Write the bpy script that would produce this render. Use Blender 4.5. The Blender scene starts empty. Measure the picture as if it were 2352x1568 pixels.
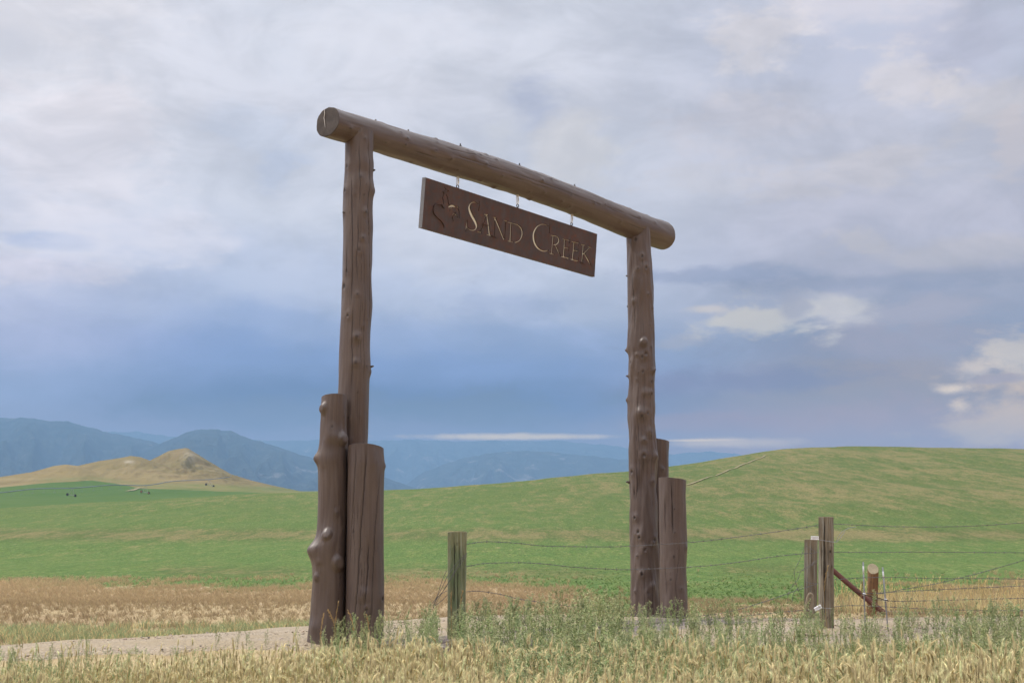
import bpy, bmesh, math, random
import numpy as np
from mathutils import Vector

rng = np.random.default_rng(7)
random.seed(7)
S = bpy.context.scene
COL = S.collection
F = 3000.0            # focal length in units of a 2352 px wide picture
HC = 0.88             # eye height above the ground at the gateway
PITCH = math.radians(8.92)

# ------------------------------------------------------------------ camera
cam_d = bpy.data.cameras.new("camera")
cam = bpy.data.objects.new("camera", cam_d)
COL.objects.link(cam)
cam.location = (0, 0, HC)
cam.rotation_euler = (math.radians(90) + PITCH, 0, 0)
cam_d.sensor_width = 36.0
cam_d.lens = 36.0 * F / 2352.0
cam_d.clip_start = 0.05
cam_d.clip_end = 30000
S.camera = cam

# ------------------------------------------------------------------ colour management
S.view_settings.view_transform = 'Standard'
S.view_settings.look = 'None'
S.view_settings.gamma = 1.0
S.view_settings.exposure = 0.0
S.cycles.volume_bounces = 0
S.cycles.max_bounces = 8
S.cycles.diffuse_bounces = 5
S.cycles.transparent_max_bounces = 8


def lin(r, g, b):
    def c(v):
        v /= 255.0
        return v / 12.92 if v <= 0.04045 else ((v + 0.055) / 1.055) ** 2.4
    return (c(r), c(g), c(b))


CP, SP = math.cos(PITCH), math.sin(PITCH)


def ray(px, py):
    a = (px - 1176) / F
    b = (784 - py) / F
    return np.array([a, CP - b * SP, SP + b * CP])


def at(px, py, Y):
    d = ray(px, py)
    return np.array([0, 0, HC]) + d / d[1] * Y


def hit(px, py, P, n):
    d = ray(px, py)
    c = np.array([0, 0, HC])
    return c + d * (np.dot(P - c, n) / np.dot(d, n))


def E_of(py):
    """tangent of elevation of a picture row (x independent in this pinhole)"""
    b = (784 - np.asarray(py, float)) / F
    return (SP + b * CP) / (CP - b * SP)


def u_of(px, py):
    b = (784 - np.asarray(py, float)) / F
    return (np.asarray(px, float) - 1176) / F / (CP - b * SP)


def to_px(X, Y, Z):
    X, Y, Z = np.asarray(X, float), np.asarray(Y, float), np.asarray(Z, float) - HC
    dep = Y * CP + Z * SP
    up = -Y * SP + Z * CP
    dep = np.where(dep < 0.3, 0.3, dep)
    return 1176 + F * X / dep, 784 - F * up / dep


# ------------------------------------------------------------------ sky and sun
HAZE_D = 1.3e-4                     # haze density per metre
HAZE_J = (0.26, 0.425, 0.67)         # brightness the haze itself takes on
HAZE_TOP = 1170.0


def behind_haze(c, el):
    """sky colour that reads as c once seen through the haze at elevation el (degrees)"""
    p = min(HAZE_TOP / max(math.sin(math.radians(max(el, 0.5))), 1e-3), 12000)
    T = math.exp(-HAZE_D * p)
    return tuple(max(0.03, (v - (1 - T) * j) / T) for v, j in zip(c, HAZE_J))


SUN_DIR = Vector((-0.85, 0.22, 1.0)).normalized()
SUN_EL = math.asin(SUN_DIR.z)
SUN_AZ = math.atan2(SUN_DIR.x, SUN_DIR.y)

world = bpy.data.worlds.new("World")
S.world = world
world.use_nodes = True
NT_ = world.node_tree
for n in list(NT_.nodes):
    NT_.nodes.remove(n)


def node(nt, typ, **kw):
    n = nt.nodes.new(typ)
    for k, v in kw.items():
        setattr(n, k, v)
    return n


def mth(nt, op, a, b=None, c=None, clamp=False):
    n = nt.nodes.new('ShaderNodeMath')
    n.operation = op
    n.use_clamp = clamp
    for i, v in enumerate((a, b, c)):
        if v is None:
            continue
        if isinstance(v, (int, float)):
            n.inputs[i].default_value = v
        else:
            nt.links.new(v, n.inputs[i])
    return n.outputs[0]


def noise(nt, vec, scale, detail=4, rough=0.55, dist=0.0, out='Fac'):
    n = nt.nodes.new('ShaderNodeTexNoise')
    n.inputs['Scale'].default_value = scale
    n.inputs['Detail'].default_value = detail
    n.inputs['Roughness'].default_value = rough
    n.inputs['Distortion'].default_value = dist
    if vec is not None:
        nt.links.new(vec, n.inputs['Vector'])
    return n.outputs[out]


def mix(nt, fac, a, b, blend='MIX'):
    n = nt.nodes.new('ShaderNodeMix')
    n.data_type = 'RGBA'
    n.blend_type = blend
    for idx, v in ((0, fac), (6, a), (7, b)):
        if isinstance(v, (int, float)):
            n.inputs[idx].default_value = v
        elif isinstance(v, tuple):
            n.inputs[idx].default_value = tuple(v[:3]) + (1,)
        else:
            nt.links.new(v, n.inputs[idx])
    return n.outputs[2]


def ramp(nt, fac, stops, interp='LINEAR'):
    n = nt.nodes.new('ShaderNodeValToRGB')
    cr = n.color_ramp
    cr.interpolation = interp
    while len(cr.elements) > 1:
        cr.elements.remove(cr.elements[-1])
    cr.elements[0].position = stops[0][0]
    cr.elements[0].color = tuple(stops[0][1][:3]) + (1,)
    for p_, c_ in stops[1:]:
        e = cr.elements.new(p_)
        e.color = tuple(c_[:3]) + (1,)
    nt.links.new(fac, n.inputs[0])
    return n.outputs[0]


def maprange(nt, v, a, b, c=0.0, d=1.0, smooth=False):
    n = nt.nodes.new('ShaderNodeMapRange')
    if smooth:
        n.interpolation_type = 'SMOOTHSTEP'
    for i, q in enumerate((v, a, b, c, d)):
        if isinstance(q, (int, float)):
            n.inputs[i].default_value = q
        else:
            nt.links.new(q, n.inputs[i])
    return n.outputs[0]


def build_sky(nt):
    tc = node(nt, 'ShaderNodeTexCoord')
    sep = node(nt, 'ShaderNodeSeparateXYZ')
    nt.links.new(tc.outputs['Generated'], sep.inputs[0])
    x, y, z = sep.outputs
    az = mth(nt, 'MULTIPLY', mth(nt, 'ARCTAN2', x, y), 57.29578)
    el = mth(nt, 'MULTIPLY', mth(nt, 'ARCSINE', z), 57.29578)
    mp = node(nt, 'ShaderNodeMapping')
    mp.inputs['Scale'].default_value = (1, 1, 2.4)
    nt.links.new(tc.outputs['Generated'], mp.inputs[0])
    v = mp.outputs[0]
    nb = noise(nt, v, 3.2, 5, 0.52, 0.3)            # big, soft
    nm = noise(nt, v, 9.0, 7, 0.6, 0.25)           # cloud edges
    nf = noise(nt, v, 26.0, 6, 0.62, 0.1)           # fine fluff
    nbc = mth(nt, 'SUBTRACT', nb, 0.5)
    nmc = mth(nt, 'SUBTRACT', nm, 0.5)
    nfc = mth(nt, 'SUBTRACT', nf, 0.5)
    wob = mth(nt, 'ADD', mth(nt, 'MULTIPLY', nbc, 7.0), mth(nt, 'MULTIPLY', nmc, 3.5))
    hi = maprange(nt, el, 2, 12)
    elw = mth(nt, 'ADD', el, mth(nt, 'MULTIPLY', wob, hi))
    t = mth(nt, 'MULTIPLY', elw, 1 / 60.0, clamp=True)

    def el_y(py):
        return math.degrees(math.atan(float(E_of(py)))) / 60.0

    def col(stops, top):
        st = sorted([(el_y(yy), behind_haze(lin(*c), el_y(yy) * 60)) for yy, c in stops])
        st.append((0.62, behind_haze(lin(*top), 37)))
        st.append((1.0, lin(*top)))
        return ramp(nt, t, st, 'EASE')
    rl = col([(1250, (150, 165, 190)), (980, (143, 168, 205)), (900, (148, 173, 212)), (820, (168, 184, 221)),
              (730, (185, 196, 226)), (600, (203, 209, 231)), (300, (219, 221, 236)), (0, (228, 228, 243))], (240, 240, 250))
    rm = col([(1250, (150, 160, 185)), (990, (136, 162, 199)), (930, (124, 156, 197)), (850, (136, 165, 209)),
              (760, (152, 175, 214)), (650, (180, 194, 223)), (450, (202, 209, 229)), (250, (208, 212, 230)), (0, (212, 216, 233))], (226, 228, 240))
    rr = col([(1250, (160, 168, 184)), (1000, (158, 166, 184)), (900, (150, 162, 186)), (780, (150, 166, 196)), (700, (166, 176, 202)),
              (560, (186, 191, 214)), (350, (194, 198, 218)), (150, (190, 196, 219)), (0, (198, 203, 224))], (215, 218, 232))
    c = mix(nt, maprange(nt, az, -22, -11, smooth=True), rl, rm)
    c = mix(nt, maprange(nt, az, 1, 15, smooth=True), c, rr)
    # gentle streaky variation of the overcast
    st = node(nt, 'ShaderNodeMapping')
    st.inputs['Scale'].default_value = (1, 1, 2.1)
    st.inputs['Rotation'].default_value = (0, math.radians(4), 0)
    nt.links.new(tc.outputs['Generated'], st.inputs[0])
    ns = noise(nt, st.outputs[0], 6.0, 8, 0.56, 0.7)
    ns2 = noise(nt, st.outputs[0], 15.0, 8, 0.60, 0.9)
    ns = mth(nt, 'ADD', mth(nt, 'MULTIPLY', ns, 0.68), mth(nt, 'MULTIPLY', ns2, 0.32))
    # individual clouds: (px, py, rx, ry) turned into azimuth/elevation, colour, strength, softness, raggedness
    B = [
        (60, 60, 320, 190, (236, 234, 246), .8, 1.0, .5),
        (140, 440, 330, 230, (224, 223, 238), .7, .9, .6),
        (560, 330, 130, 70, (200, 210, 234), .5, .9, .7),
        (60, 660, 230, 38, (212, 213, 234), .75, .9, .5),
        (80, 590, 120, 22, (172, 188, 222), .7, .9, .6),
        (330, 560, 220, 90, (206, 211, 232), .5, .9, .8),
        (480, 620, 60, 30, (200, 207, 230), .6, .9, .8),
        (620, 420, 60, 60, (188, 201, 230), .5, .9, .8),
        (870, 120, 330, 130, (218, 220, 236), .5, .9, .6),
        (1225, 240, 110, 85, (188, 196, 222), .9, .8, .5),
        (1310, 340, 120, 130, (216, 216, 226), .75, .8, .6),
        (1150, 300, 70, 90, (214, 217, 230), .6, .8, .6),
        (980, 560, 160, 90, (203, 209, 228), .5, .9, .6),
        (1230, 700, 230, 40, (150, 170, 207), .5, .9, .6),
        (2200, 170, 190, 150, (184, 188, 211), .7, .9, .5),
        (2010, 45, 210, 100, (213, 211, 226), .7, .9, .7),
        (1760, 280, 240, 120, (205, 204, 219), .7, .9, .7),
        (1735, 150, 140, 115, (222, 219, 230), .75, .85, .8),
        (1880, 250, 90, 60, (190, 196, 216), .5, .9, .7),
        (2065, 235, 105, 98, (215, 212, 223), .7, .85, .8),
        (2290, 300, 165, 72, (210, 208, 219), .7, .85, .8),
        (2330, 400, 60, 90, (208, 204, 216), .7, .6, .7),
        (1900, 425, 340, 62, (201, 201, 215), .75, .8, .8),
        (1620, 440, 120, 60, (190, 197, 217), .5, .9, .6),
        (1960, 570, 110, 45, (199, 199, 213), .75, .6, .8),
        (2140, 610, 220, 45, (190, 192, 208), .7, .8, .7),
        (1620, 640, 380, 24, (149, 165, 198), .7, .9, .7),
        (1950, 670, 320, 26, (150, 164, 194), .7, .9, .7),
        (2080, 740, 300, 30, (172, 176, 198), .5, .9, .7),
        (1900, 805, 380, 36, (142, 158, 190), .6, .9, .7),
        (2150, 800, 260, 40, (160, 167, 192), .5, .9, .7),
        (1730, 742, 135, 50, (203, 204, 210), .85, .9, 1.0),
        (1625, 716, 80, 15, (205, 203, 211), .8, .8, .5),
        (1900, 722, 120, 38, (197, 200, 212), .8, .95, .7),
        (1822, 712, 36, 38, (168, 176, 200), .8, .8, .8),
        (1560, 790, 60, 24, (175, 184, 206), .5, .9, .8),
        (1700, 880, 300, 42, (132, 152, 189), .7, .9, .6),
        (1600, 975, 330, 26, (152, 163, 190), .6, .9, .6),
        (1130, 935, 330, 55, (127, 150, 188), .75, .9, .6),
        (620, 950, 380, 45, (120, 150, 194), .55, .9, .6),
        (2050, 960, 200, 55, (158, 166, 190), .6, .9, .7),
        (2280, 960, 150, 95, (186, 186, 196), .7, 1.0, .9),
        (2345, 835, 95, 60, (201, 200, 206), .75, 1.0, 1.0),
        (2235, 872, 60, 34, (200, 198, 205), .7, .95, .8),
        (2190, 913, 55, 18, (214, 208, 209), .85, .95, .5),
        (2205, 948, 40, 22, (206, 202, 206), .75, .95, .6),
        (2275, 893, 62, 13, (160, 168, 192), .9, .6, .9),
        (1190, 1003, 330, 10, (212, 207, 207), .75, 1.0, .45),
        (1640, 1020, 190, 15, (196, 194, 203), .7, 1.0, .4),
        (1600, 1013, 120, 4, (216, 207, 205), .7, 1.0, .1),
    ]
    for (bx, by, rx, ry, cc, stg, soft, rag) in B:
        e0 = math.degrees(math.atan(float(E_of(by))))
        a0 = math.degrees(math.atan(float(u_of(bx, by))))
        ra = rx / F * 57.3 * 1.0
        re = ry / F * 57.3
        dx = mth(nt, 'MULTIPLY', mth(nt, 'SUBTRACT', az, a0), 1 / ra)
        dy = mth(nt, 'MULTIPLY', mth(nt, 'SUBTRACT', el, e0), 1 / re)
        d = mth(nt, 'SQRT', mth(nt, 'ADD', mth(nt, 'MULTIPLY', dx, dx), mth(nt, 'MULTIPLY', dy, dy)))
        d = mth(nt, 'MULTIPLY_ADD', nmc, rag * 4.6, d)
        d = mth(nt, 'MULTIPLY_ADD', nfc, rag * 2.6, d)
        m = maprange(nt, d, 1.15, 1.15 - soft, 0.0, stg, True)
        c = mix(nt, m, c, behind_haze(lin(*cc), e0))
    hv = nt.nodes.new('ShaderNodeVectorMath')
    hv.operation = 'SCALE'
    nt.links.new(c, hv.inputs[0])
    nt.links.new(maprange(nt, ns, 0.36, 0.62, 0.84, 1.12, True), hv.inputs['Scale'])
    c = hv.outputs[0]
    # clear sky behind the thin places
    sky = node(nt, 'ShaderNodeTexSky')
    sky.sky_type = 'NISHITA'
    sky.sun_disc = False
    sky.sun_elevation = SUN_EL
    sky.sun_rotation = SUN_AZ
    sky.altitude = 1400
    c = mix(nt, 1.0, c, (0.945, 0.965, 0.93), 'MULTIPLY')
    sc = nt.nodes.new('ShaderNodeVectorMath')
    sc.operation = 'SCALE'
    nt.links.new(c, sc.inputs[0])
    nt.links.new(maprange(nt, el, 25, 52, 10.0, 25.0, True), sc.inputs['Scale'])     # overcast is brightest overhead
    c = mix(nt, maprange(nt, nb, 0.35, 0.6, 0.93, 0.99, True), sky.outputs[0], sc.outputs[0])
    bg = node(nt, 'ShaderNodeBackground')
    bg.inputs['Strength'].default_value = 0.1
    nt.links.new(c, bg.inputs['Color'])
    out = node(nt, 'ShaderNodeOutputWorld')
    nt.links.new(bg.outputs[0], out.inputs['Surface'])


build_sky(NT_)

sun_d = bpy.data.lights.new("sun", 'SUN')
sun_d.energy = 3.0
sun_d.angle = math.radians(8)
sun_d.color = (1.0, 0.95, 0.86)
sun = bpy.data.objects.new("sun", sun_d)
COL.objects.link(sun)
sun.rotation_euler = SUN_DIR.to_track_quat('Z', 'Y').to_euler()
sun.location = (-30, 5, 40)


# ------------------------------------------------------------------ helpers
def tag(o, label=None, cat=None, group=None, kind=None):
    if label:
        o['label'] = label
    if cat:
        o['category'] = cat
    if group:
        o['group'] = group
    if kind:
        o['kind'] = kind
    return o


def empty(name, loc, label, cat, group=None):
    o = bpy.data.objects.new(name, None)
    COL.objects.link(o)
    o.location = loc
    o.empty_display_size = 0.2
    return tag(o, label, cat, group)


def mesh_np(name, V, Fa, mat, parent=None, smooth=False, attrs=None, uv=None):
    """V (n,3), Fa (m,k) constant k"""
    V = np.asarray(V, np.float32)
    Fa = np.asarray(Fa, np.int32)
    if parent is not None:
        V = V - np.array(parent.matrix_world.translation if parent.parent else parent.location, np.float32)
        if parent.parent:
            V = V - 0
    me = bpy.data.meshes.new(name)
    k = Fa.shape[1]
    me.vertices.add(len(V))
    me.vertices.foreach_set('co', V.ravel())
    me.loops.add(Fa.size)
    me.loops.foreach_set('vertex_index', Fa.ravel())
    me.polygons.add(len(Fa))
    me.polygons.foreach_set('loop_start', np.arange(0, Fa.size, k, dtype=np.int32))
    me.polygons.foreach_set('use_smooth', np.full(len(Fa), bool(smooth)))
    me.update(calc_edges=True)
    if attrs:
        for an, arr in attrs.items():
            arr = np.asarray(arr, np.float32)
            if arr.ndim == 1:
                a = me.attributes.new(an, 'FLOAT', 'POINT')
                a.data.foreach_set('value', arr)
            else:
                a = me.attributes.new(an, 'FLOAT_COLOR', 'POINT')
                if arr.shape[1] == 3:
                    arr = np.concatenate([arr, np.ones((len(arr), 1), np.float32)], 1)
                a.data.foreach_set('color', arr.ravel())
    if uv is not None:
        l = me.uv_layers.new(name='UVMap')
        l.data.foreach_set('uv', np.asarray(uv, np.float32)[Fa.ravel()].ravel())
    o = bpy.data.objects.new(name, me)
    COL.objects.link(o)
    if mat:
        me.materials.append(mat)
    if parent is not None:
        o.parent = parent
    return o


class MB:
    """collects pieces of one part, quads and tris kept as tris/quads by bmesh-free lists"""
    def __init__(s):
        s.V = []
        s.T = []
        s.n = 0

    def add(s, V, Fq):
        V = np.asarray(V, float)
        s.V.append(V)
        for f in Fq:
            f = [int(q) + s.n for q in f]
            for i in range(1, len(f) - 1):
                s.T.append((f[0], f[i], f[i + 1]))
        s.n += len(V)
        return s

    def tube(s, P, r, k=8, caps=True):
        P = np.asarray(P, float)
        r = np.full(len(P), r) if np.isscalar(r) else np.asarray(r, float)
        T = np.gradient(P, axis=0)
        T /= np.linalg.norm(T, axis=1)[:, None] + 1e-12
        ref = np.array([0, 0, 1.0]) if abs(T[0][2]) < 0.9 else np.array([0, 1.0, 0])
        a = np.cross(T[0], ref)
        a /= np.linalg.norm(a)
        V = []
        for i in range(len(P)):
            a = a - T[i] * np.dot(a, T[i])
            a /= np.linalg.norm(a)
            b = np.cross(T[i], a)
            th = np.linspace(0, 2 * math.pi, k, endpoint=False)
            V.append(P[i] + r[i] * (np.cos(th)[:, None] * a + np.sin(th)[:, None] * b))
        V = np.concatenate(V)
        Q = []
        for i in range(len(P) - 1):
            for j in range(k):
                Q.append((i * k + j, i * k + (j + 1) % k, (i + 1) * k + (j + 1) % k, (i + 1) * k + j))
        if caps:
            Q.append(tuple(range(k))[::-1])
            Q.append(tuple(range((len(P) - 1) * k, len(P) * k)))
        return s.add(V, Q)

    def box(s, c, ax, ay, az_, hx, hy, hz, bev=0.0):
        c, ax, ay, az_ = (np.asarray(q, float) for q in (c, ax, ay, az_))
        bm = bmesh.new()
        bmesh.ops.create_cube(bm, size=2)
        for v in bm.verts:
            v.co = (v.co.x * hx, v.co.y * hy, v.co.z * hz)
        if bev > 0:
            bmesh.ops.bevel(bm, geom=bm.edges[:], offset=bev, segments=2, affect='EDGES', profile=0.5)
        bm.verts.index_update()
        V = [c + v.co.x * ax + v.co.y * ay + v.co.z * az_ for v in bm.verts]
        Q = [[v.index for v in f.verts] for f in bm.faces]
        bm.free()
        return s.add(V, Q)

    def build(s, name, mat, parent=None, smooth=False, wloc=None, attrs=None):
        V = np.concatenate(s.V)
        if wloc is not None:
            V = V - np.asarray(wloc)
        o = mesh_np(name, V, np.array(s.T), mat, None, smooth, attrs)
        if parent is not None:
            o.parent = parent
        return o


def smoothstep(a, b, x):
    t = np.clip((np.asarray(x, float) - a) / (b - a), 0, 1)
    return t * t * (3 - 2 * t)


_perm = np.random.default_rng(3).random((256, 256))


def vnoise(x, y):
    """2-D value noise, numpy"""
    x = np.asarray(x, float)
    y = np.asarray(y, float)
    xi, yi = np.floor(x).astype(int), np.floor(y).astype(int)
    fx, fy = x - xi, y - yi
    fx = fx * fx * (3 - 2 * fx)
    fy = fy * fy * (3 - 2 * fy)
    g = lambda a, b: _perm[a & 255, b & 255]
    return ((g(xi, yi) * (1 - fx) + g(xi + 1, yi) * fx) * (1 - fy) +
            (g(xi, yi + 1) * (1 - fx) + g(xi + 1, yi + 1) * fx) * fy) - 0.5


def fbm(x, y, o=4, g=0.5):
    s, a = 0, 1.0
    for k in range(o):
        s = s + a * vnoise(x * 2 ** k + 17.3 * k, y * 2 ** k + 5.1 * k)
        a *= g
    return s


# ------------------------------------------------------------------ materials
def new_mat(name):
    m = bpy.data.materials.new(name)
    m.use_nodes = True
    nt = m.node_tree
    b = nt.nodes['Principled BSDF']
    return m, nt, b


def attr(nt, name, out='Fac'):
    n = nt.nodes.new('ShaderNodeAttribute')
    n.attribute_name = name
    return n.outputs[out]


def bump(nt, b, h, dist, strength=1.0):
    n = nt.nodes.new('ShaderNodeBump')
    n.inputs['Distance'].default_value = dist
    n.inputs['Strength'].default_value = strength
    nt.links.new(h, n.inputs['Height'])
    nt.links.new(n.outputs[0], b.inputs['Normal'])


def objcoord(nt, scale=(1, 1, 1), kind='Object', rot=(0, 0, 0)):
    tc = nt.nodes.new('ShaderNodeTexCoord')
    mp = nt.nodes.new('ShaderNodeMapping')
    mp.inputs['Scale'].default_value = scale
    mp.inputs['Rotation'].default_value = rot
    nt.links.new(tc.outputs[kind], mp.inputs[0])
    return mp.outputs[0]


def mat_plain(name, col, rough=0.6, metal=0.0, nscale=20, var=0.25, bumpd=0.0):
    m, nt, b = new_mat(name)
    v = objcoord(nt)
    n = noise(nt, v, nscale, 5, 0.6)
    c2 = tuple(q * (1 - var) for q in col)
    c1 = tuple(min(1, q * (1 + var)) for q in col)
    nt.links.new(mix(nt, n, c2, c1), b.inputs['Base Color'])
    b.inputs['Roughness'].default_value = rough
    b.inputs['Metallic'].default_value = metal
    if bumpd:
        bump(nt, b, n, bumpd)
    return m


def mat_log():
    m, nt, b = new_mat('stained_log')
    uv = objcoord(nt, (34, 1.1, 1), 'UV')
    streak = noise(nt, uv, 1.0, 6, 0.65, 0.2)
    uv2 = objcoord(nt, (3, 1.5, 1), 'UV')
    patch = noise(nt, uv2, 1.0, 5, 0.6)
    c = mix(nt, maprange(nt, patch, 0.3, 0.7), (0.080, 0.056, 0.047), (0.118, 0.086, 0.073))
    c = mix(nt, maprange(nt, streak, 0.45, 0.75, 0, 0.4), c, (0.18, 0.138, 0.118))
    c = mix(nt, maprange(nt, streak, 0.40, 0.22, 0, 0.5), c, (0.038, 0.026, 0.021))
    # insect holes and specks
    uv3 = objcoord(nt, (60, 22, 1), 'UV')
    sp = noise(nt, uv3, 1.0, 2, 0.5)
    c = mix(nt, maprange(nt, sp, 0.70, 0.76, 0, 0.7), c, (0.04, 0.028, 0.024))
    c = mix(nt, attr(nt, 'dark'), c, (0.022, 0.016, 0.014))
    nt.links.new(c, b.inputs['Base Color'])
    r = maprange(nt, patch, 0.3, 0.7, 0.34, 0.52)
    nt.links.new(r, b.inputs['Roughness'])
    b.inputs['Specular IOR Level'].default_value = 0.5
    h = mth(nt, 'ADD', mth(nt, 'MULTIPLY', streak, 0.6), mth(nt, 'MULTIPLY', patch, 0.8))
    bump(nt, b, h, 0.006, 0.7)
    return m


def mat_cut(name, c1, c2, holes=(0.02, 0.015, 0.013)):
    """sawn log end with growth rings"""
    m, nt, b = new_mat(name)
    uv = objcoord(nt, (1, 1, 1), 'UV')
    w = nt.nodes.new('ShaderNodeTexWave')
    w.wave_type = 'RINGS'
    w.rings_direction = 'Z'
    w.inputs['Scale'].default_value = 16
    w.inputs['Distortion'].default_value = 2.5
    w.inputs['Detail'].default_value = 3
    nt.links.new(uv, w.inputs[0])
    n = noise(nt, uv, 9, 6, 0.65)
    c = mix(nt, maprange(nt, n, 0.3, 0.7), c1, c2)
    c = mix(nt, mth(nt, 'MULTIPLY', w.outputs['Fac'], 0.35), c, holes)
    nt.links.new(c, b.inputs['Base Color'])
    b.inputs['Roughness'].default_value = 0.8
    bump(nt, b, n, 0.006)
    return m


def mat_post(name, green, brown, grey, dark=(0.05, 0.035, 0.02)):
    m, nt, b = new_mat(name)
    uv = objcoord(nt, (42, 1.6, 1), 'UV')
    s = noise(nt, uv, 1.0, 6, 0.65, 0.3)
    uv2 = objcoord(nt, (6, 3.5, 1), 'UV')
    p = noise(nt, uv2, 1.0, 5, 0.6)
    c = mix(nt, maprange(nt, p, 0.38, 0.62), green, brown)
    c = mix(nt, maprange(nt, s, 0.5, 0.66, 0, 0.8), c, grey)
    c = mix(nt, maprange(nt, s, 0.42, 0.32, 0, 0.85), c, dark)
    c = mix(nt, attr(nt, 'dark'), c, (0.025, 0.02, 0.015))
    nt.links.new(c, b.inputs['Base Color'])
    b.inputs['Roughness'].default_value = 0.85
    bump(nt, b, s, 0.006, 0.9)
    return m


def mat_sign():
    m, nt, b = new_mat('rusty_steel')
    v = objcoord(nt, (1, 1, 1))
    n1 = noise(nt, v, 3.5, 8, 0.68, 0.6)
    n2 = noise(nt, v, 14, 8, 0.7, 0.4)
    vv = objcoord(nt, (14, 14, 2.2))
    n3 = noise(nt, vv, 1.2, 5, 0.6)
    c = mix(nt, maprange(nt, n1, 0.35, 0.65), (0.056, 0.040, 0.036), (0.092, 0.056, 0.044))
    c = mix(nt, maprange(nt, n2, 0.46, 0.62, 0, 0.6), c, (0.13, 0.052, 0.034))
    c = mix(nt, maprange(nt, n3, 0.5, 0.75, 0, 0.45), c, (0.085, 0.078, 0.085))
    c = mix(nt, maprange(nt, mth(nt, 'MULTIPLY', n1, n2), 0.33, 0.45, 0, 0.8), c, (0.20, 0.07, 0.035))
    nt.links.new(c, b.inputs['Base Color'])
    b.inputs['Metallic'].default_value = 0.25
    nt.links.new(maprange(nt, n2, 0.3, 0.7, 0.45, 0.75), b.inputs['Roughness'])
    bump(nt, b, n2, 0.002, 0.6)
    return m


def mat_leafy(name, transl=0.40, rough=0.8, up=0.86):
    """reads the colour of each blade from the Col attribute"""
    m, nt, b = new_mat(name)
    c = attr(nt, 'Col', 'Color')
    nt.links.new(c, b.inputs['Base Color'])
    b.inputs['Roughness'].default_value = rough
    b.inputs['Specular IOR Level'].default_value = 0.25
    if up > 0:      # blades share the light of the sward they stand in
        g = nt.nodes.new('ShaderNodeNewGeometry')
        v1 = nt.nodes.new('ShaderNodeVectorMath')
        v1.operation = 'SCALE'
        v1.inputs['Scale'].default_value = 1 - up
        nt.links.new(g.outputs['Normal'], v1.inputs[0])
        v2 = nt.nodes.new('ShaderNodeVectorMath')
        v2.operation = 'ADD'
        v2.inputs[1].default_value = (0, 0, up)
        nt.links.new(v1.outputs[0], v2.inputs[0])
        v3 = nt.nodes.new('ShaderNodeVectorMath')
        v3.operation = 'NORMALIZE'
        nt.links.new(v2.outputs[0], v3.inputs[0])
        nt.links.new(v3.outputs[0], b.inputs['Normal'])
    t = nt.nodes.new('ShaderNodeBsdfTranslucent')
    nt.links.new(c, t.inputs[0])
    ms = nt.nodes.new('ShaderNodeMixShader')
    ms.inputs[0].default_value = transl
    nt.links.new(b.outputs[0], ms.inputs[1])
    nt.links.new(t.outputs[0], ms.inputs[2])
    nt.links.new(ms.outputs[0], nt.nodes['Material Output'].inputs[0])
    return m


G_A = (0.072, 0.134, 0.032)
G_B = (0.112, 0.158, 0.042)
G_D = (0.044, 0.086, 0.022)
TAN_A = (0.37, 0.28, 0.155)
TAN_B = (0.46, 0.36, 0.205)
TAN_R = (0.35, 0.255, 0.15)


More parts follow.
